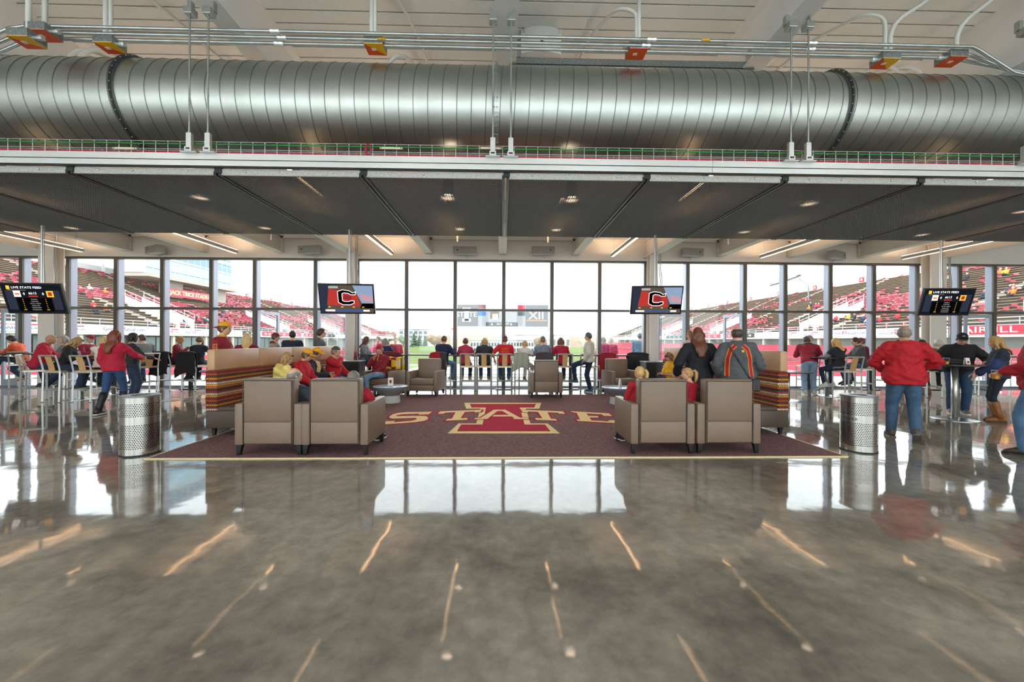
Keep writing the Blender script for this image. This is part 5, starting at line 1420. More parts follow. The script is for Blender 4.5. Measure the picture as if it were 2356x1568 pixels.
bench('man in yellow cap, black jacket and yellow shirt holding a cup', 718, lean=10, h=1.72, skin='tan', hair=('short', '3a2c22'), cap=('f4ac18', 'front', 'f4ac18', '8c1c30'), top=dict(c='24242a', inf=.034, cols=['e8b020', 'b8ac98'], zones=lambda q, a: 1 if (q.y > .04 and abs(q.x) < .055 and not a) else (2 if (q.y > .02 and abs(q.x) < .085 and q.z > .2 and not a) else 0)), bottom=dict(c='6a5a3c', kind='cloth'), hands={1: (.10, .42, .22), -1: (-.04, .40, .20)}, hold={1: 'beer'}, extras={'hold_label': 'cup of beer held by the man in yellow shirt on the bench'}, head=(12, -4, 0))
bench('man in patterned cap and red hoodie with a hand at his mouth', 768, lean=6, h=1.72, build=1.2, hair=('short', '8a8078'), cap=('5a4c48', 'front', 'd8d0c8', 'e8e4dc'), top=dict(c='c0202c', inf=.036, hood=1, name='hoodie'), bottom=dict(c=LJEAN), hands={1: (.10, .26, .50), -1: (-.15, .38, .10)}, extras={'beard': '9a9088'}, head=(10, 0, 0))
# front armchairs
def in_chair(label, px, **kw):
    a = F(px, 1050); return person(label, a.x, a.y+.42, .012, pose='sit', **kw)
in_chair('balding grey man in dark jacket sunk in the leftmost front armchair', 660, face=-25, seat=.30, lean=-14, h=1.60, hair=('bald', '8a857e'), top=dict(c='3c4048', inf=.03), bottom=dict(c=NAVY), hands={1: (.3, .22, .2), -1: (-.2, .3, .1)}, head=(-15, 6, 0))
in_chair('grey haired man in red sleeves in the second front armchair', 797, face=-8, seat=.27, lean=-14, h=1.58, hair=('short', '7c776f'), top=dict(c='b01c30', inf=.035), bottom=dict(c=DJEAN), hands={1: (.16, .28, .10), -1: (-.2, .3, .1)}, elbow={1: (.5, -.9, -.3)}, head=(0, 4, 0))
in_chair('girl with blond ponytail in the front armchair right of the emblem', 1495, face=10, seat=.43, lean=-5, h=1.36, hair=('pony', 'd0a868'), top=dict(c='b41c2c', female=1, name='shirt'), bottom=dict(c=DJEAN), hands={1: (.1, .3, .12), -1: (-.1, .3, .12)}, head=(25, 0, 0))
in_chair('girl in red shirt looking left from the rightmost front armchair', 1622, face=35, seat=.42, lean=2, h=1.34, hair=('pony', 'b88c58'), top=dict(c='b41c2c', female=1, name='shirt', sleeve=.5), bottom=dict(c=DJEAN), hands={-1: (-.15, .34, .14), 1: (.1, .3, .12)}, head=(45, 0, 0))
# around the left armchairs
on_stool('c10', 'woman with long brown hair in grey sweater on a stool by the left column', -35, lean=6, h=1.70, hair=('long', '5c3e2a', .26), top=dict(c='7f8284', female=1, inf=.03, name='sweater'), bottom=dict(c='32465e'), shoe='2a2626', hands={1: (.12, .34, .12), -1: (-.10, .40, .10)}, extras={'glasses': 1})
person('woman with sunglasses in pink top outside the window', ax(871, 14.4), 14.4, face=150, h=1.66, hair=('short', '6a5a50'), top=dict(c='c04a6c', female=1), bottom=dict(c=NAVY), extras={'glasses': 1})
on_stool('c11', 'woman with grey bob in navy top at the window', 0, dx=-.28, lean=8, h=1.62, hair=('bob', '8c8a88', .14), top=dict(c='26365a', female=1, name='top'), bottom=dict(c=NAVY), hands=table)
person('person in maroon coat beside the woman with grey bob', ax(910, 12.9+1.0), 13.9, face=-160, h=1.62, hair=('short', '7a5c40'), top=dict(c='9c2238'), bottom=dict(c=NAVY))
person('man in red cap and maroon pullover with crossed legs in an armchair', MANCH[0]-.08, MANCH[1]-.08, .012, face=170, pose='sit', seat=.43, lean=-4, h=1.78, build=1.1, skin='rosy', hair=('short', '8a6a50'), cap=('b42034',), top=dict(c='8e1e2c', name='pullover', collar=1, cols=['e0b040'], zones=lambda q, a: 1 if (abs(q.x) < .012 and q.y > .02 and q.z > .36) else 0), bottom=dict(c=LJEAN, sole='e0dcd4'), shoe='d8d2c8', hands={1: (.03, .26, .44), -1: (-.05, .32, .10)}, feet={1: (.10, .42, .085), -1: (.28, .40, .46)}, knee={-1: (-1, .8, .4)}, extras={'beard': 'a88468'}, head=(-8, -4, 0))
# window row
wr = dict(hands=table)
on_stool('c0', 'man in navy pullover sitting at the window, back to us', -10, dy=.1, lean=8, h=1.78, hair=('short', '6a4e38'), top=dict(c='1f2c4c', name='pullover', inf=.03), bottom=dict(c='4a6a8a'), shoe='2a2624', **wr)
on_stool('c1', 'person in pink hoodie at the window', 0, dy=.1, dx=-.1, lean=8, h=1.62, hair=('full', '5a3e2c'), top=dict(c='b8385a', hood=1, female=1, name='hoodie'), bottom=dict(c=DJEAN), shoe='8a6a58', **wr)
on_stool('c2', 'blond person in dark hooded jacket at the window', 0, dy=.1, lean=8, h=1.64, hair=('bob', 'c0a070', .04), top=dict(c='30343c', hood=1, inf=.03), bottom=dict(c='2c3c58'), shoe='8a5a3a', **wr)
on_stool('c3', 'man in red t-shirt with yellow lettering and maroon cap', 0, dy=.08, lean=6, h=1.76, build=1.05, hair=('short', '6a4a34'), cap=('7a2840',), top=dict(c='cc2430', sleeve=.5, name='t_shirt'), bottom=dict(c='34506e'), shoe='4a423c', hands={-1: (-.30, .05, .05), 1: (.12, .4, .22)}, extras={'print': [('BLEED', .075, 'e8801c', .38, -1), ('RED AND', .06, 'e8801c', .30, -1), ('GOLD', .07, 'e8801c', .22, -1)]})
on_stool('c4', 'small person with blond bob in white shirt at the window', -10, dy=.06, lean=6, h=1.50, hair=('bob', 'c09a68', .06), top=dict(c='e4dcd4', female=1, sleeve=.5, name='shirt'), bottom=dict(c='d8d2c8', kind='cloth'), shoe='7a4c30', **wr)
on_stool('c5', 'man in grey shirt and olive cap at the window', 0, dy=.1, lean=8, h=1.74, build=1.1, hair=('short', '7a6a54'), cap=('7a7850',), top=dict(c='7e8698', name='shirt'), bottom=dict(c=DJEAN), **wr)
on_stool('c6', 'woman with brown bob in red top at the window', 0, dy=.1, dx=-.06, lean=8, h=1.68, hair=('bob', '6c4630', .12), top=dict(c='b4203c', female=1, inf=.028, name='top'), bottom=dict(c='26303e'), shoe='3a6a4a', **wr)
p = F(1352, 900)
person('man in white sweater and jeans standing with a foot on a stool', p.x-.02, p.y-.25, face=62, h=1.76, hair=('short', '5a4636'), top=dict(c='d4cfc8', name='sweater', inf=.03), bottom=dict(c='22324a', sole='e8e4e0'), shoe='3a6078', hands={-1: (-.22, .06, .02), 1: (.26, .05, -.06)}, feet={1: (.08, -.02, .085), -1: (-.14, .36, .36)}, extras={'headband': '4a8aa8'}, head=(12, 0, 0))
person('woman with grey hair in pink jacket outside the window, back to us', ax(1388, 14.2), 14.2, face=-10, h=1.68, hair=('bob', '8a8478', .14), top=dict(c='c2406a', female=1, inf=.03), bottom=dict(c=NAVY))
person('smiling white haired woman in pink jacket outside the window', ax(1406, 14.8), 14.8, face=165, h=1.66, hair=('bob', 'c8ccd0', .05), top=dict(c='b83a5c', female=1, inf=.03), bottom=dict(c=NAVY))
person('man in light blue jacket outside beside the right column', ax(1472, 14.4), 14.4, face=-40, h=1.82, hair=('short', '6a7078'), top=dict(c='5c8098', inf=.03), bottom=dict(c=NAVY))
# right bench and the standing pair
person('woman in yellow polo and black headband with a phone on the right bench', 4.02, 9.25, .012, face=105, pose='sit', seat=.42, lean=8, h=1.60, build=1.15, skin='rosy', hair=('bob', '8a6238', .06), top=dict(c='e8b01c', female=1, sleeve=.5, inf=.03, collar=1, name='polo'), bottom=dict(c=NAVY), hands={1: (.05, .36, .22), -1: (-.08, .36, .22)}, hold={-1: 'phone'}, extras={'headband': '1c1c1e', 'hold_label': 'phone in the hands of the woman in yellow polo'}, head=(10, -18, 0))
person('woman with long auburn hair in black coat standing by the right armchairs', ax(1606, 6.4), 6.4, face=-10, h=1.73, hair=('wavy', '6a3a26', .36), top=dict(c='1a1b20', female=1, inf=.05, hem=-.42, name='coat'), bottom=dict(c='1c1c22', kind='cloth'), shoe='1c1a1a', hands={-1: (-.30, .12, .02), 1: (.30, .12, .05)}, build=1.1, **near)
person('woman in sunglasses and pale top behind the woman in black coat', ax(1588, 11.1), 11.1, face=112, h=1.82, hair=('bob', '8a6440', .08), top=dict(c='d8b4b0', female=1, cols=['a81c34'], zones=lambda q, a: 1 if a else 0, name='top'), bottom=dict(c=NAVY), extras={'glasses': 1})
person('man in grey jacket with red and yellow stripes standing, back to us', ax(1697, 6.05), 6.05, face=-22, h=1.75, build=1.12, hair=('bald', '4c4038'), top=dict(c='55565a', inf=.04, blouse=.03, collar=1, name='jacket', cols=['b01c2c'], zones=lambda q, a: (1 if q.z < -.025 and not a else 0)), bottom=dict(c=LJEAN), hands={-1: (-.24, .10, .0), 1: (.22, .14, .02)}, extras={'strap': 1, 'stripes': [([(s_*.05, .49), (s_*.115, .42), (s_*.15, .28), (s_*.165, .02)], w_, c_, o_) for s_ in (-1, 1) for w_, c_, o_ in ((.062, 'e8a828', .005), (.042, 'b01c2c', .009))] + [([(.03, .40), (.065, .40)], .03, 'e0b040', .008)]}, head=(8, -6, 0), **near)
# right tables
p = F(1862, 908)
person('man in grey cap, maroon jacket and light jeans leaning on a table', p.x, p.y, face=-28, lean=30, h=1.76, hair=('short', '4a4038'), cap=('5c5e62',), top=dict(c='9a2236', hood=1, inf=.034, cols=['3c3c40'], zones=lambda q, a: 1 if (q.z > .47 or (.10 < q.x < .16 and .05 < q.z < .25)) else 0), bottom=dict(c='86a0b8', inf=.02, sole='e8e4e0'), shoe='c8beb0', hands={-1: (-.1, .50, .26), 1: (.14, .48, .24)}, head=(-10, 10, 0))
person('grey haired person with a paper beside the leaning man', ax(1862, 11.75), 11.75, face=150, h=1.70, hair=('full', '8f8880'), top=dict(c='6e1c2c'), bottom=dict(c='26364e'), hands={1: (.12, .36, .30), -1: (-.1, .36, .28)}, hold={1: 'paper'}, extras={'hold_label': 'white paper held by the grey haired person at right'})
on_stool('r1', 'woman with wavy blond hair and dark vest on a stool', 12, dx=-.15, dy=.05, lean=8, h=1.68, hair=('wavy', 'cfa468', .26), top=dict(c='25272c', female=1, inf=.032, cols=['8a8a8c'], zones=lambda q, a: 1 if (a or q.z < -.02) else 0, name='vest'), bottom=dict(c='1f2c44', fit=.85, inf=.008, sole='f0ece8'), shoe='e4e0dc', hands=table)
on_stool('r2', 'man with glasses in dark grey jacket facing left at right table', 0, lean=10, h=1.76, build=1.08, hair=('short', '3a2e26'), top=dict(c='45474a', inf=.034, collar=1), bottom=dict(c=JEAN), hands=table, extras={'glasses': 1})
person('man in maroon cap and maroon pullover behind the man in dark grey', ax(1992, 11.9), 11.9, face=50, pose='sit', seat=.737, h=1.72, lean=8, hair=('short', '6a5040'), cap=('8c1c30',), top=dict(c='6c1c2c', name='pullover'), bottom=dict(c=NAVY), hands=table)
p = F(2080, 1010)
person('balding man in bright red jacket and jeans walking away', p.x, p.y, face=-36, h=1.77, build=1.12, skin='tan', hair=('bald', '8f8378'), top=dict(c='b81824', inf=.042, blouse=.03, collar=1, hem=-.10, name='jacket', sm=4, rumple=.026), bottom=dict(c='44607c', inf=.02, sole='6a6258', footpitch={1: -38}), shoe='5a4a3c', hands={-1: (-.20, .26, .10), 1: (.22, .24, .12)}, elbow={-1: (-1, -.4, -.1), 1: (1, -.4, -.1)}, feet={-1: (-.12, .16, .085), 1: (.10, -.16, .14)}, head=(-5, 0, 0), vx=.0135)
p = F(2203, 950)
person('man in black jacket and black cap leaning over the round table', p.x, p.y, face=142, lean=24, h=1.76, build=1.15, skin='rosy', hair=('short', '4a3a30'), cap=('16181f', 'front', '16181f', 'e8e8e8'), top=dict(c='1b1c20', inf=.04, collar=1, cols=['c8a040', '6a6c70'], zones=lambda q, a: 1 if ((q.x+.08)**2+(q.z-.28)**2 < .0009 and q.y > 0) else 0, name='jacket'), bottom=dict(c='2c4a68', inf=.02, sole='e8e4e0'), shoe='6a6a68', hands={-1: (-.30, .36, .16), 1: (.28, .36, .16)}, extras={'glasses': 1}, head=(0, 5, 0), **near)
person('grey haired person seated behind the man in black jacket', ax(2160, 10.2), 10.2, face=-30, pose='sit', seat=.737, h=1.62, hair=('bob', 'b8b2a8', .06), top=dict(c='5c5a56', female=1), bottom=dict(c='2a2a2c'), hands=table)
person('dark haired person seated behind the man in red jacket', ax(2122, 10.9), 10.9, face=40, pose='sit', seat=.737, h=1.62, hair=('bob', '2a201c', .12), top=dict(c='2c2a2c', female=1), bottom=dict(c='2a2a2c'), hands=table)
p = F(2298, 970)
person('woman with long blond hair, navy vest and tan boots at right', p.x, p.y, face=48, h=1.63, hair=('long', 'b89058', .26), top=dict(c='23293a', female=1, inf=.036, cols=['2c3c66'], zones=lambda q, a: 1 if a else 0, name='vest'), bottom=dict(c='1b1e2c', fit=.85, inf=.008, boots=.8, sole='3a2a1c'), shoe='8a5428', hands={-1: (-.12, .30, .06), 1: (.10, .26, .0)}, head=(0, -12, 0), **near)
p = F(2350, 1050)
person('man in red jacket and jeans cut off by the right picture edge', p.x+.24, p.y-.02, face=26, h=1.82, build=1.1, hair=('short', '8a5c34'), top=dict(c='a81c2c', inf=.05, blouse=.03, hem=-.10, collar=1, name='jacket', rumple=.022), bottom=dict(c='56789a', inf=.022, sole='2a2622'), shoe='3a342c', hands={-1: (-.22, .26, .12), 1: (.2, .26, .1)}, feet={-1: (-.12, .10, .085), 1: (.1, -.05, .085)}, hold={-1: 'beer'}, extras={'hold_label': 'drink held by the man at the right picture edge'}, **near)

# ================================================================ outside: terrace
conc = mat('terrace_concrete', 'a8a59e', .8, noise_s=1.5, noise_a=.08)
white_alu = mat('white_aluminium', 'd8d8d4', .45, .2)
rail_grey = mat('rail_grey', '8a8d90', .4, .5)
struct(MB().box(-24, 24, YW+.26, 17.0, -.3, -.01).build('floor_terrace', conc), 'pale concrete terrace outside the windows')
for k, (y, z) in enumerate(((13.25, .10), (14.9, .10), (15.7, .14))):
    t = tag(empty('bleacher_bench', (0, y, 0)), 'white aluminium bleacher bench outside the windows, %s row' % ('nearest', 'middle', 'farthest')[k], 'bench', 'terrace bleacher benches')
    for q in range(2): MB().box(-8.2, 8.2, .13*q, .13*q+.11, z, z+.035).build('plank', white_alu, t)
    for x in range(-8, 9, 2): MB().box(x-.02, x+.02, .02, .22, 0, z).build('bracket', rail_grey, t)
t = tag(empty('railing', (0, 16.8, 0)), 'grey metal railing along the outer edge of the terrace', 'railing')
for z in (.25, .45, .65, .85): MB().tube([(-23, 0, z), (23, 0, z)], .014, 6).build('rail', rail_grey, t)
for x in range(-22, 23, 2): MB().tube([(x, 0, 0), (x, 0, .86)], .02, 6).build('post', rail_grey, t)

# ================================================================ outside: field, stands
field_m = mat('turf', '5e743c', .9, noise_s=.2, noise_a=.12)
struct(MB().box(-36, 36, 30, 119, -6.3, -6.0).build('floor_field', field_m), 'green football field')
fl = MB()
for i in range(8): fl.box(-24, 24, 50+i*9.14-.15, 60+i*9.14+.15, -6.0, -5.985)
tag(fl.build('yard_lines', mat('line_white', 'e0e0e0', .8), bpy.data.objects['floor_field']), kind='stuff')
struct(MB().box(-300, 300, 17, 700, -7.2, -6.5).build('ground_far', mat('far_ground', 'a09a8e', .9, noise_s=.05, noise_a=.15)), 'pale ground around the stadium')
stand_c = mat('stand_concrete', '8c8680', .85); bench_m = mat('stand_bench', '8d7355', .8, noise_s=.6, noise_a=.15); riser_m = mat('stand_riser', '4c463f', .9)
wall_c = mat('stand_wall', 'b8b6b0', .85); seat_red = mat('stand_seat_red', '9c3a4a', .7); seat_red2 = mat('stand_seat_rose', 'ae6670', .7)
ribbon_w = mat('ribbon_white', 'e4e6ea', .5); ribbon_r = mat('ribbon_red', 'c01c34', .5); ribbon_k = mat('ribbon_black', '2a2a2e', .5)
blue_l = mat('letter_blue', '24406a', .6); red_l = mat('letter_red', 'c81c34', .6); gold_l = mat('letter_gold', 'f0dc90', .6); white_l = mat('letter_white', 'f4f4f4', .6)
NR, RUN, RISE, SX0, SZ0 = 26, .82, .355, 45.0, 3.15
SY0, SY1 = 17.5, 165.0
YFAR = [SY1-12*max(0, (i/NR))**1 for i in range(NR+1)]
spect = {}
def spectator_mesh(c):
    if c in spect: return spect[c]
    mb = MB(); mb.ell((0, 0, .62), (.22, .17, .34), 8, 6, 0); mb.ell((0, 0, 1.08), (.1, .11, .13), 8, 6, 1); mb.capsule((-.1, .05, .35), (-.1, .45, .35), .09, .08, 6, 2, 2); mb.capsule((.1, .05, .35), (.1, .45, .35), .09, .08, 6, 2, 2); mb.capsule((-.24, 0, .8), (-.2, .28, .5), .07, .05, 6, 0, 2); mb.capsule((.24, 0, .8), (.2, .28, .5), .07, .05, 6, 0, 2)
    spect[c] = mb.mesh('spectator', [mat('spec_'+c, c, .8), SKIN['fair'], mat('spec_legs', '2c3a54', .8)], True); return spect[c]
for s, nm in ((-1, 'left'), (1, 'right')):
    rr = random.Random(11 if s < 0 else 23)
    st = tag(empty('grandstand', (s*SX0, SY0, 0)), 'stadium grandstand of stepped benches on the %s beyond the windows' % nm, 'grandstand', 'stadium stands')
    base = MB(); 
    for i in range(NR):
        x0, z = i*RUN, SZ0+i*RISE; yl = YFAR[i]-SY0
        a, b = sorted((s*x0, s*(x0+RUN)))
        base.box(a, b, 0, yl, z-RISE-.3, z)
        r_ = MB().box(*sorted((s*(x0+.42), s*(x0+.74))), 0, yl, z+.34, z+.40).build('bench_row', bench_m, st)
        MB().box(*sorted((s*(x0+.55), s*(x0+.60))), 0, yl, z, z+.34).build('bench_support', riser_m, r_)
    base.build('steps', stand_c, st)
    a, b = sorted((s*(NR*RUN), s*(NR*RUN+.5))); zt = SZ0+NR*RISE
    MB().box(a, b, 0, SY1-12-SY0, -6, zt+1.15).build('top_wall', wall_c, st)
    for y in range(6, 135, 11):
        a, b = sorted((s*(NR*RUN-.06), s*(NR*RUN+.0))); MB().box(a, b, y, y+.5, zt-.2, zt+1.5).build('wall_pier', mat('pier_white', 'd0d0cc', .7), st)
        f_ = MB().box(a-.02, b+.02, y+4, y+4.9, zt+.25, zt+1.05).build('section_sign', ribbon_r, st); MB().box(a-.04, b+.04, y+4.25, y+4.65, zt+.45, zt+.85).build('section_number', white_l, f_)
    # aisles and entry ramps
    for k, y in enumerate(range(10, 140, 13)):
        mb = MB()
        for i in range(NR):
            a, b = sorted((s*(i*RUN), s*(i*RUN+RUN))); z = SZ0+i*RISE; mb.box(a, b, y, y+1.1, z-.1, z+.12)
            a, b = sorted((s*(i*RUN+RUN*.5), s*(i*RUN+RUN))); mb.box(a, b, y, y+1.1, z, z+.3)
        mb.build('aisle_steps', mat('aisle_light', 'a8a29a', .8), st)
        if k % 2 == 0:
            v = MB(); H = 9
            for yy in (y+3.0, y+5.6):
                poly = [(0, SZ0-.2), (H*RUN, SZ0+H*RISE), (H*RUN, SZ0+H*RISE+1.2), (0, SZ0+1.2)]
                vs = [(s*px_, yy, pz) for px_, pz in poly]+[(s*px_, yy+.18, pz) for px_, pz in poly]
                v.add(vs, [(0,1,2,3), (7,6,5,4), (0,4,5,1), (1,5,6,2), (2,6,7,3), (3,7,4,0)])
            v.build('ramp_wall', mat('ramp_white', 'dcdad4', .7), st)
            h_ = MB()
            for yy in (y+2.9, y+5.8):
                for q in range(6): h_.tube([(s*q*1.45, yy, SZ0+q*1.45*RISE/RUN+1.1), (s*q*1.45, yy, SZ0+q*1.45*RISE/RUN+2.0)], .04, 4)
                for dz in (1.5, 2.0): h_.tube([(0, yy, SZ0+dz), (s*H*RUN, yy, SZ0+H*RISE+dz)], .035, 4)
            h_.build('ramp_railing', mat('pier_white'), st)
    fr = MB()
    for y in range(0, 145, 2): fr.tube([(s*-.1, y, 3.1), (s*-.1, y, 3.75)], .03, 4)
    for z in (3.4, 3.75): fr.tube([(s*-.1, 0, z), (s*-.1, 147, z)], .03, 4)
    fr.build('front_railing', mat('pier_white'), st)
    # chair backs scattered through the rows
    ms = MB()
    for i in range(NR):
        z = SZ0+i*RISE+.40; x = i*RUN+.72; y = 0
        while y < YFAR[i]-SY0-1:
            d = noise.noise(Vector((i*.13, y*.05, 3.1*s)))+.45*noise.noise(Vector((i*.5, y*.35, 9)))
            dens = -.22+.30*min(1, max(0, (y-18)/30)) - (.22 if s > 0 and y > 50 else 0) + (.10 if i < 12 else -.08)
            if d+rr.uniform(-.28, .28) < dens-.12:
                a, b = sorted((s*x, s*(x+.06))); q = .5
                ms.box(a, b, y, y+.44, z, z+.27, 0 if rr.random() < .6 else 1)
                a, b = sorted((s*(x-.4), s*x)); ms.box(a, b, y, y+.44, z, z+.05, 0)
            y += .52
    tag(ms.build('chair_backs', [seat_red, seat_red2], st), kind='stuff')
    # ribbon board
    rx = s*(SX0-.35)
    rb = tag(empty('ribbon_board', (rx, SY0, 0)), 'long advertising ribbon board on the front of the %s grandstand' % nm, 'sign', 'stadium ribbon boards')
    yr0, yr1 = (0, 50) if s < 0 else (0, 47)
    a, b = sorted((0, s*.25))
    MB().box(a, b, 0, 50, 2.22, 3.1).build('white_board', ribbon_w, rb); MB().box(a, b, 50, 147, 2.22, 3.1).build('far_board', ribbon_w, rb)
    for q, (y0, y1, m_) in enumerate(((52, 57, ribbon_k), (57.5, 62, ribbon_r), (63, 72, ribbon_r), (73, 79, ribbon_r), (80, 90, ribbon_k))):
        c, d = sorted((-s*.01, 0)); sg = MB().box(c, d, y0, y1, 2.26, 3.06).build('score_segment', m_, rb)
        for k in range(3):
            yy = y0+(y1-y0)*(.2+.27*k); MB().box(-s*.02 if s > 0 else .01, -s*.01 if s > 0 else .02, yy, yy+.6, 2.5, 2.8).build('score_figure', white_l if m_ is not ribbon_k else gold_l, sg)
    def rt(body, yc, z, size, m_, wd=None):
        M = frame_M((-s*.012, yc-SY0, z), (0, 1 if s < 0 else -1, 0), (0, 0, 1)); text('lettering', body, size, m_, rb, M, .004, width=wd)
    def PY(px): return (SX0-.35)*FPX/abs(px-1158)
    lg = ((75, 184, 405, 458) if s < 0 else (1828, 1877, 2072, 2183))
    for px in lg:
        yc = PY(px); rt('Discover', yc-(.55 if s < 0 else -.55), 2.86, .34, red_l, 1.5); rt('GRINNELL', yc-(.75 if s < 0 else -.75), 2.50, .34, blue_l, 1.6); rt('M', yc+(.35 if s < 0 else -.35), 2.52, .5, red_l, .5); rt('UTUAL', yc+(1.15 if s < 0 else -1.15), 2.50, .34, blue_l, 1.1)
        c, d = sorted((-s*.012, 0)); yb = yc+(.4 if s < 0 else -1.6); MB().box(c, d, yb-SY0, yb-SY0+1.2, 2.80, 2.92).build('red_bar', red_l, rb)
    pa, pb = (262, 352) if s < 0 else (1924, 2012)
    ya, yb = PY(pa), PY(pb); L_ = abs(yb-ya); sg = 1 if s < 0 else -1
    st0 = ya
    rt('Grinnell', ya+sg*L_*.20, 2.66, .62, blue_l, L_*.40); rt('M', ya+sg*L_*.455, 2.66, .64, red_l, L_*.10); rt('utual.com', ya+sg*L_*.76, 2.66, .62, blue_l, L_*.48)
    if s > 0:
        c, d = sorted((-s*.011, 0)); MB().box(c, d, PY(2370)-SY0-1, PY(2262)-SY0, 2.24, 3.08).build('red_panel', red_l, rb)
        rt('AIR ILL', PY(2310), 2.66, .8, white_l, 4.2)
    # concourse below the ribbon
    cc = tag(empty('concourse', (s*SX0, SY0, 0)), 'glazed concourse under the %s grandstand with a red field wall' % nm, 'building')
    a, b = sorted((s*1.2, s*1.6)); MB().box(a, b, 0, 140, -1.2, 2.2).build('back_wall', mat('concourse_dark', '8a9088' if s < 0 else '74302f', .5), cc)
    a, b = sorted((s*-.3, s*1.5)); MB().box(a, b, 0, 140, 2.0, 2.22).build('soffit', wall_c, cc)
    for y in range(2, 140, 6): a, b = sorted((s*.0, s*.3)); MB().box(a, b, y, y+.35, -1.2, 2.0).build('pier', mat('pier_beige', 'c4bca8', .7), cc)
    if s < 0:
        for y in range(2, 60, 6):
            for q in range(3): MB().box(-.62, -.58, y+.5+q*1.8, y+2.1+q*1.8, -.6, 1.8).build('pane', mat('concourse_glass', '5f7470', .12), cc)
    else:
        for q in range(5):
            a, b = sorted((s*(-.6-q*.8), s*(.2-q*.8))); MB().box(a, b, 0, 140, 1.0-q*.4-.5, 1.0-q*.4).build('seat_row', seat_red, cc)
    a, b = sorted((s*-3.6, s*-3.2)); MB().box(a, b, 0, 140, -6, -.9 if s > 0 else -.7).build('field_wall', mat('field_wall_red', 'b03a4c', .7), cc)
    # spectators
    clusters = [(4, 30, 9), (2, 44, 6), (7, 56, 5), (12, 38, 4), (3, 75, 3), (9, 95, 3), (16, 70, 3)] if s < 0 else [(12, 14, 12), (9, 22, 10), (15, 20, 8), (8, 42, 6), (11, 52, 4), (3, 36, 5), (2, 30, 5), (17, 30, 4)]
    cols = ['c82830', 'd03848', '2a3450', 'e8742c', 'f0b830', 'd8d4d0', '8c1c30', '24242a']
    for ci, (row, yy, cnt) in enumerate(clusters):
        for q in range(cnt):
            i = max(0, row+rr.choice((-1, 0, 0, 1))); c = rr.choice(cols)
            o = link('spectator', spectator_mesh(c), None, (s*(SX0+i*RUN+.6), SY0+yy+rr.uniform(-3, 3), SZ0+i*RISE+.05), R(90 if s > 0 else -90))
            tag(o, 'tiny spectator seated far off in the %s grandstand, in %s' % (nm, {'c82830': 'red', 'd03848': 'rose', '2a3450': 'navy', 'e8742c': 'orange', 'f0b830': 'yellow', 'd8d4d0': 'white', '8c1c30': 'maroon', '24242a': 'black'}[c]), 'person', 'spectators in the %s stand' % nm)

# ---------------------------------------------------------------- press box above the left stand
PX = -57.0
pg = mat('tower_glass', '8fb4c4', .12, .2); pgd = mat('tower_glass_dark', '64808f', .12, .2); pw = mat('tower_white', 'd4d6d4', .6); pcn = mat('tower_concrete', 'a49c90', .8)
yn, yf = -PX*FPX/(1158-354), -PX*FPX/(1158-545)
zb = CAM.z + .178*57
t = tag(empty('press_box', (PX, yn, zb)), 'glass press box tower rising over the left grandstand', 'building')
Ln = yf-yn; dp = 4.2; Ht = 16.
MB().box(-dp, -.15, .15, Ln-.1, .6, Ht).build('core', pgd, t)
MB().box(-dp-.3, .6, -.2, Ln+1.0, 0, .6).build('slab', pcn, t)
levels = []
z = .6
while z < Ht-1.6:
    for kind, hh, n in (('sill', .9, 14), ('tall', 1.9, 7), ('band', .3, 0), ('rib', 1.5, 14)):
        if z+hh > Ht: break
        if n == 0: MB().box(-.2, .1, 0, Ln, z, z+hh).build('spandrel', pw, t)
        else:
            w = Ln/n; me = MB().box(-.14, -.02, .06, w-.06, .05, hh-.05).mesh('pane', pgd if kind == 'rib' else pg)
            for q in range(n): link('pane', me, t, (0, q*w, z))
        z += hh
for q in range(15): MB().box(-.14, .0, q*Ln/14-.03, q*Ln/14+.03, .6, Ht).build('mullion', pw, t)
# white near wing, facing the viewer
MB().box(-dp, -.1, -.3, -.05, .6, Ht).build('end_wall', pw, t)
for r_ in range(7):
    for q in range(5):
        MB().box(-dp+.3+q*.78, -dp+.9+q*.78, -.34, -.29, 1.0+r_*2.0, 2.1+r_*2.0 if r_ % 2 else 1.8+r_*2.0).build('window', mat('tower_window', 'a9a99f', .2), t)
# supports and the lettered maroon sign
MB().box(-3, -1.2, 6, 9, -6, 0).build('pier', pcn, t); MB().box(-3, -1.2, Ln-3, Ln, -6, 0).build('pier', pcn, t)
sy0, sy1 = 56*FPX/760-yn, 56*FPX/648-yn
MB().box(.7, 1.0, sy0, sy1, 7.37+CAM.z-zb, 8.70+CAM.z-zb).build('sign_panel', mat('sign_maroon', 'a8384c', .6), t)
text('lettering', 'JACK TRICE STADIUM', 1.0, gold_l, t, frame_M((1.01, (sy0+sy1)/2, 8.02+CAM.z-zb), (0, 1, 0), (0, 0, 1)), .01, width=(sy1-sy0)*.84, bold=.03)
# ---------------------------------------------------------------- lighting truss over the right stand
lp = tag(empty('light_mast', (60, 83.4, 0)), 'grey floodlight mast arching over the right grandstand', 'mast')
sm = mat('mast_grey', '7c8084', .4, .5)
MB().tube([(0, 0, 8.5), (0, 0, 13.4), (0, .7, 14.3)], .28, 8).build('post', sm, lp); MB().tube([(0, -6.7, 9), (0, -6.7, 12.6), (0, -4.2, 14.3)], .12, 8).build('rear_post', sm, lp)
MB().tube([(0, 4.4, 14.2), (0, 1.5, 14.3), (0, -4.4, 14.9)], .24, 8).build('arm', sm, lp)
MB().box(-.5, .5, -5.2, -3.8, 15.0, 16.4).build('cabinet', mat('pier_white'), lp)
for q in range(6): MB().box(-.3, .3, 3.9-q*1.25, 4.5-q*1.25, 14.55+q*.1, 15.2+q*.1).build('floodlight', mat('floodlight_grey', 'a8aaac', .5), lp)

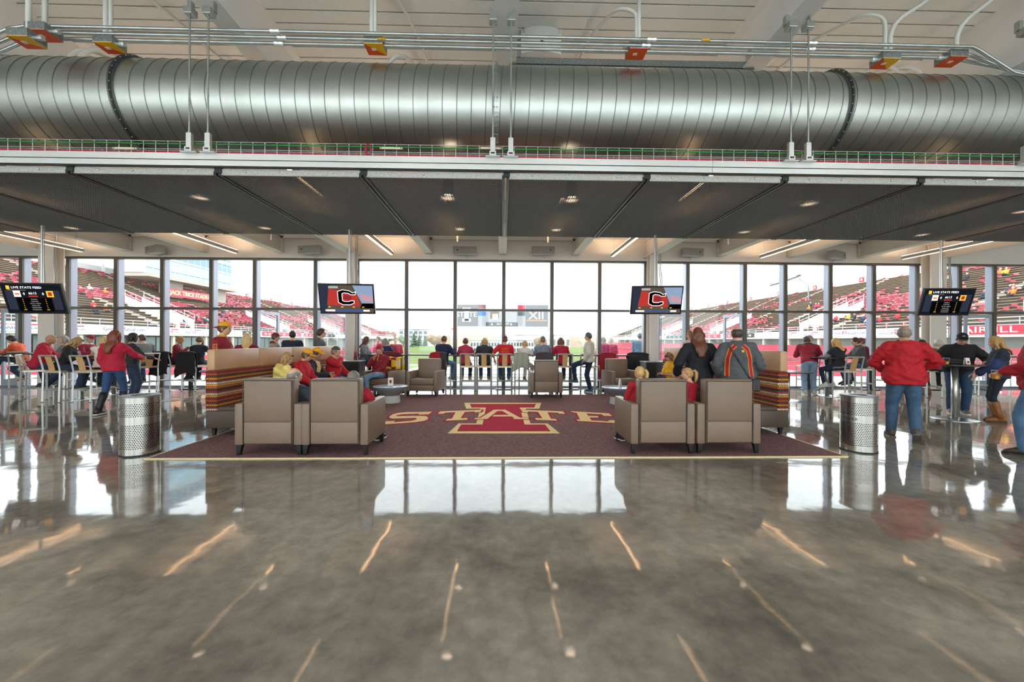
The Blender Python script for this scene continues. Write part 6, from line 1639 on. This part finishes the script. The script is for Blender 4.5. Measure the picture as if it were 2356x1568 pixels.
# ================================================================ outside: far end
SYY = 150.0
sb = tag(empty('scoreboard', (W(1155, 726, SYY).x, SYY, W(1155, 726, SYY).z)), 'wide scoreboard with team logo, video panel and numeral emblem beyond the field', 'scoreboard')
u = SYY/FPX
def sr(x0, x1, y0, y1, m_, d=0, name='panel'): return MB().box((x0-1155)*u, (x1-1155)*u, -.3-d*.05, -.25-d*.05+.3*(d == 0), -(y1-726)*u, -(y0-726)*u).build(name, m_, sb)
gA = mat('board_grey', '58595b', .6); gB = mat('board_light', '808284', .6); gC = mat('board_dark', '3c3e40', .6)
sr(1050, 1261, 701, 751, gB, 0, 'frame'); sr(1050, 1100, 701, 751, gA, 1); sr(1209, 1261, 701, 751, gA, 1); sr(1100, 1118, 701, 709, gC, 1); sr(1100, 1118, 705, 707.5, red_l, 2); sr(1100, 1118, 715, 726, mat('board_blue', '2f5c94', .6), 1); sr(1191, 1208, 701, 711, red_l, 1); sr(1191, 1208, 716, 726, gC, 1); sr(1118, 1191, 701, 711, mat('board_white', 'ececec', .6), 1); sr(1118, 1191, 741, 751, gC, 1)
def stx(body, px, py, h, m_, w, d=3): text('lettering', body, h*u, m_, sb, frame_M(((px-1155)*u, -.3-d*.05, -(py-726)*u), (1, 0, 0), (0, 0, 1)), .02, width=w*u)
stx('cyclone nation', 1143, 706, 5, red_l, 32); stx('Social Stream', 1175, 706, 4, gC, 22)
sr(1069, 1079, 710, 739, white_l, 2, 'emblem'); sr(1065, 1083, 708, 713, white_l, 2, 'emblem'); sr(1064, 1084, 733, 740, white_l, 2, 'emblem'); stx('STATE', 1074, 724, 16, white_l, 46, 4)
stx('XII', 1234, 726, 24, white_l, 34); sr(1214, 1254, 712, 716, mat('letter_coral', 'e8704c', .6), 2, 'emblem'); sr(1212, 1258, 735, 738, MATS['letter_coral'], 2, 'emblem')
sr(1128, 1148, 716, 732, mat('video_dark', '5a4038', .6), 2, 'video'); sr(1133, 1146, 722, 736, mat('video_skin', 'd8a888', .6), 3, 'video')
stx('0', 1132, 746, 6, white_l, 4); stx('0', 1176, 746, 6, white_l, 4); stx('66:12', 1150, 745, 5, white_l, 14); stx('1ST', 1167, 745, 5, white_l, 8)
for px in (1042, 1264):
    for dx in (-3, 3): MB().tube([((px+dx-1155)*u, 0, -95*u), ((px+dx-1155)*u, 0, 28*u)], .25, 6).build('tower_leg', mat('pier_white'), sb)
    for q in range(12): MB().tube([((px-3-1155)*u, 0, (-95+q*10)*u), ((px+3-1155)*u, 0, (-85+q*10)*u)], .12, 4).build('brace', mat('pier_white'), sb)
    MB().box((px-3-1155)*u, (px+3-1155)*u, -.4, .0, (-33)*u, (-29)*u).build('red_light', mat('letter_coral'), sb)
# white end building with two rows of windows
def far_block(name, label, x0, x1, ytop, ybot, Y, m_, rows, colsn, wm, roof=None):
    a = W(x0, ytop, Y); b = W(x1, ybot, Y)
    t = tag(empty(name, (a.x, Y, b.z)), label, 'building'); wd = b.x-a.x; h = a.z-b.z
    MB().box(0, wd, 0, 14, -6, h).build('wall', m_, t)
    for r_ in range(rows):
        for q in range(colsn):
            cw, ch = wd/colsn, h/(rows+.3); MB().box(cw*(q+.2), cw*(q+.8), -.15, .05, ch*(r_+.25), ch*(r_+.85)).build('window', wm, t)
    if roof: MB().prism([(-.6, h), (wd+.6, h), (wd/2, h+roof)], 14, 0, Matrix.Rotation(R(90), 4, 'X') @ Matrix.Scale(-1, 4, (0, 0, 1))).build('roof', mat('roof_teal', '8a9aa4', .6), t)
    else: MB().box(-.3, wd+.3, -.4, 14, h, h+.5).build('cornice', m_, t)
    return t
fw = mat('far_white', 'a4a29e', .7); fwin = mat('far_window', '30383c', .3)
far_block('end_pavilion', 'white pavilion with two rows of windows left of the middle mullion', 1082, 1150, 782, 812, 200, fw, 2, 10, fwin)
far_block('end_pavilion', 'white pavilion with two rows of windows right of the middle mullion', 1168, 1228, 782, 812, 200, fw, 2, 9, fwin)
far_block('gabled_hall', 'white gabled hall in the distance behind the middle mullion', 1138, 1182, 783, 806, 230, fw, 1, 5, fwin, 4.5)
far_block('long_hall', 'long white colonnaded hall far right of the scoreboard', 1182, 1312, 770, 800, 260, fw, 1, 12, mat('far_pale_window', '706c64', .5))
far_block('glass_pavilion', 'white and grey modern building above the lawn left of the scoreboard', 918, 984, 757, 790, 190, fw, 3, 6, mat('far_teal_window', '4c5c64', .3))
# lawn berm, ridge, trees
hill_m = mat('lawn', '5e6c3c', .9, noise_s=.1, noise_a=.15)
def ridge(name, x0, x1, Y, depth, ztop, m_, label, n=40, seed=0, amp=1.):
    mb = MB(); v = []; f_ = []
    for i in range(n+1):
        x = x0+(x1-x0)*i/n; e = math.sin(PI*i/n)**.4; zt = -6+(ztop+6)*e+amp*noise.noise(Vector((i*.35, seed, 0)))*e
        for (yy, zz) in ((Y, -6.4), (Y+depth*.3, -6+(zt+6)*.6), (Y+depth*.5, zt), (Y+depth, -6.4)): v.append((x, yy, zz))
    for i in range(n):
        for j in range(3): f_.append((i*4+j, (i+1)*4+j, (i+1)*4+j+1, i*4+j+1))
    return struct(mb.add(v, f_).build(name, m_, None, True), label)
ridge('ground_berm', -46, -14, 138, 22, -.4, hill_m, 'green lawn bank beyond the left end of the field', amp=.3)
ridge('ground_berm_right', 14, 50, 150, 22, -1.0, hill_m, 'green lawn bank beyond the right end of the field', amp=.3)
ridge('ground_ridge', -260, 260, 420, 90, 7.5, mat('ridge_brown', '7c6c58', .95, noise_s=.08, noise_a=.2), 'brown wooded ridge on the horizon', 90, 3, 2.)
def tree(px, py, Y, h, r, c, kind, label):
    p = W(px, py, Y); t = tag(empty('tree', (p.x, Y, p.z)), label, 'tree', 'trees beyond the field')
    MB().tube([(0, 0, -6.6-p.z), (0, 0, h*.5)], [.25, .15], 6).build('trunk', mat('bark', '5a4636', .9), t)
    mb = MB()
    if kind == 'fir':
        for q in range(5): z = h*(.12+.17*q); mb.lathe([(r*(1-.17*q), z), (r*.35*(1-.17*q), z+h*.2), (.05, z+h*.27)], 9)
    else:
        for q in range(9):
            a = q*2.4; mb.ell((r*.5*math.cos(a), r*.5*math.sin(a), h*(.55+.1*math.sin(q*1.9))), (r*.55, r*.55, h*.25), 14, 10)
    mb.v = [tuple(Vector(v)*(1+.08*noise.noise(Vector(v)*1.3+Vector((px, 0, 0))))) for v in mb.v]
    mb.build('crown', mat('leaf_'+c, None, .9, noise_s=.8, noise_a=.3, lin=tuple(v_*.45 for v_ in srgb(c))), t, False)
for i, (px, py, Y, h, r, c, kind, lb) in enumerate(((952, 800, 150, 5.5, 1.8, '4a6848', 'fir', 'dark fir on the lawn bank, tallest of three'), (965, 800, 150, 4.6, 1.6, '50704c', 'fir', 'dark fir on the lawn bank, middle of three'), (978, 799, 150, 4.0, 1.5, '50704c', 'fir', 'dark fir on the lawn bank, right of three'), (928, 796, 152, 4.2, 1.9, '7c8a5c', 'leaf', 'olive bush tree left of the firs'), (895, 792, 186, 7, 3.2, '9a7a5c', 'leaf', 'bare brown tree left of the glass pavilion'), (1000, 800, 165, 6, 3.4, 'a8865c', 'leaf', 'rust coloured tree right of the firs'), (1244, 806, 170, 6, 3, '9c8258', 'leaf', 'rust coloured tree between the pavilions and long hall'), (1440, 802, 186, 7, 3.6, '5c7448', 'leaf', 'round green tree right of the women in pink'), (1456, 803, 192, 5.6, 3, '64784c', 'leaf', 'smaller green tree right of the women in pink'), (875, 790, 196, 6.5, 3, '8a7c64', 'leaf', 'greyish tree beside the end of the left stand'))):
    tree(px, py, Y, h, r, c, kind, lb)
rr = random.Random(5); car_me = {}
slots = [(x_, y_) for x_ in range(-32, -14, 6) for y_ in (164, 170, 176)]+[(x_, y_) for x_ in range(26, 62, 6) for y_ in (174, 178, 182)]; rr.shuffle(slots)
for i in range(24):
    c = rr.choice(['d8d8d8', '2a2c30', '9a2028', 'b8bcc0', '3c4c68'])
    if c not in car_me:
        mb = MB(); mb.rbox(-2.2, 2.2, -.9, .9, .3, .95, .15, seg=1); mb.rbox(-1.2, 1.1, -.8, .8, .95, 1.45, .2, 1, seg=1)
        for q in (-1.4, 1.4):
            for s in (-.9, .75): mb.tube([(q, s, .32), (q, s+.15, .32)], .32, 8, 2)
        car_me[c] = mb.mesh('parked_car', [mat('car_'+c, c, .3), fwin, rubber])
    X_, Y_ = slots.pop()
    o = link('parked_car', car_me[c], None, (X_, Y_, -6.5), rr.choice((0, PI)))
    tag(o, 'small %s car parked far beyond the field' % {'d8d8d8': 'white', '2a2c30': 'black', '9a2028': 'red', 'b8bcc0': 'silver', '3c4c68': 'blue'}[c], 'car', 'cars parked beyond the field')

bpy.data.scenes.remove(WS)
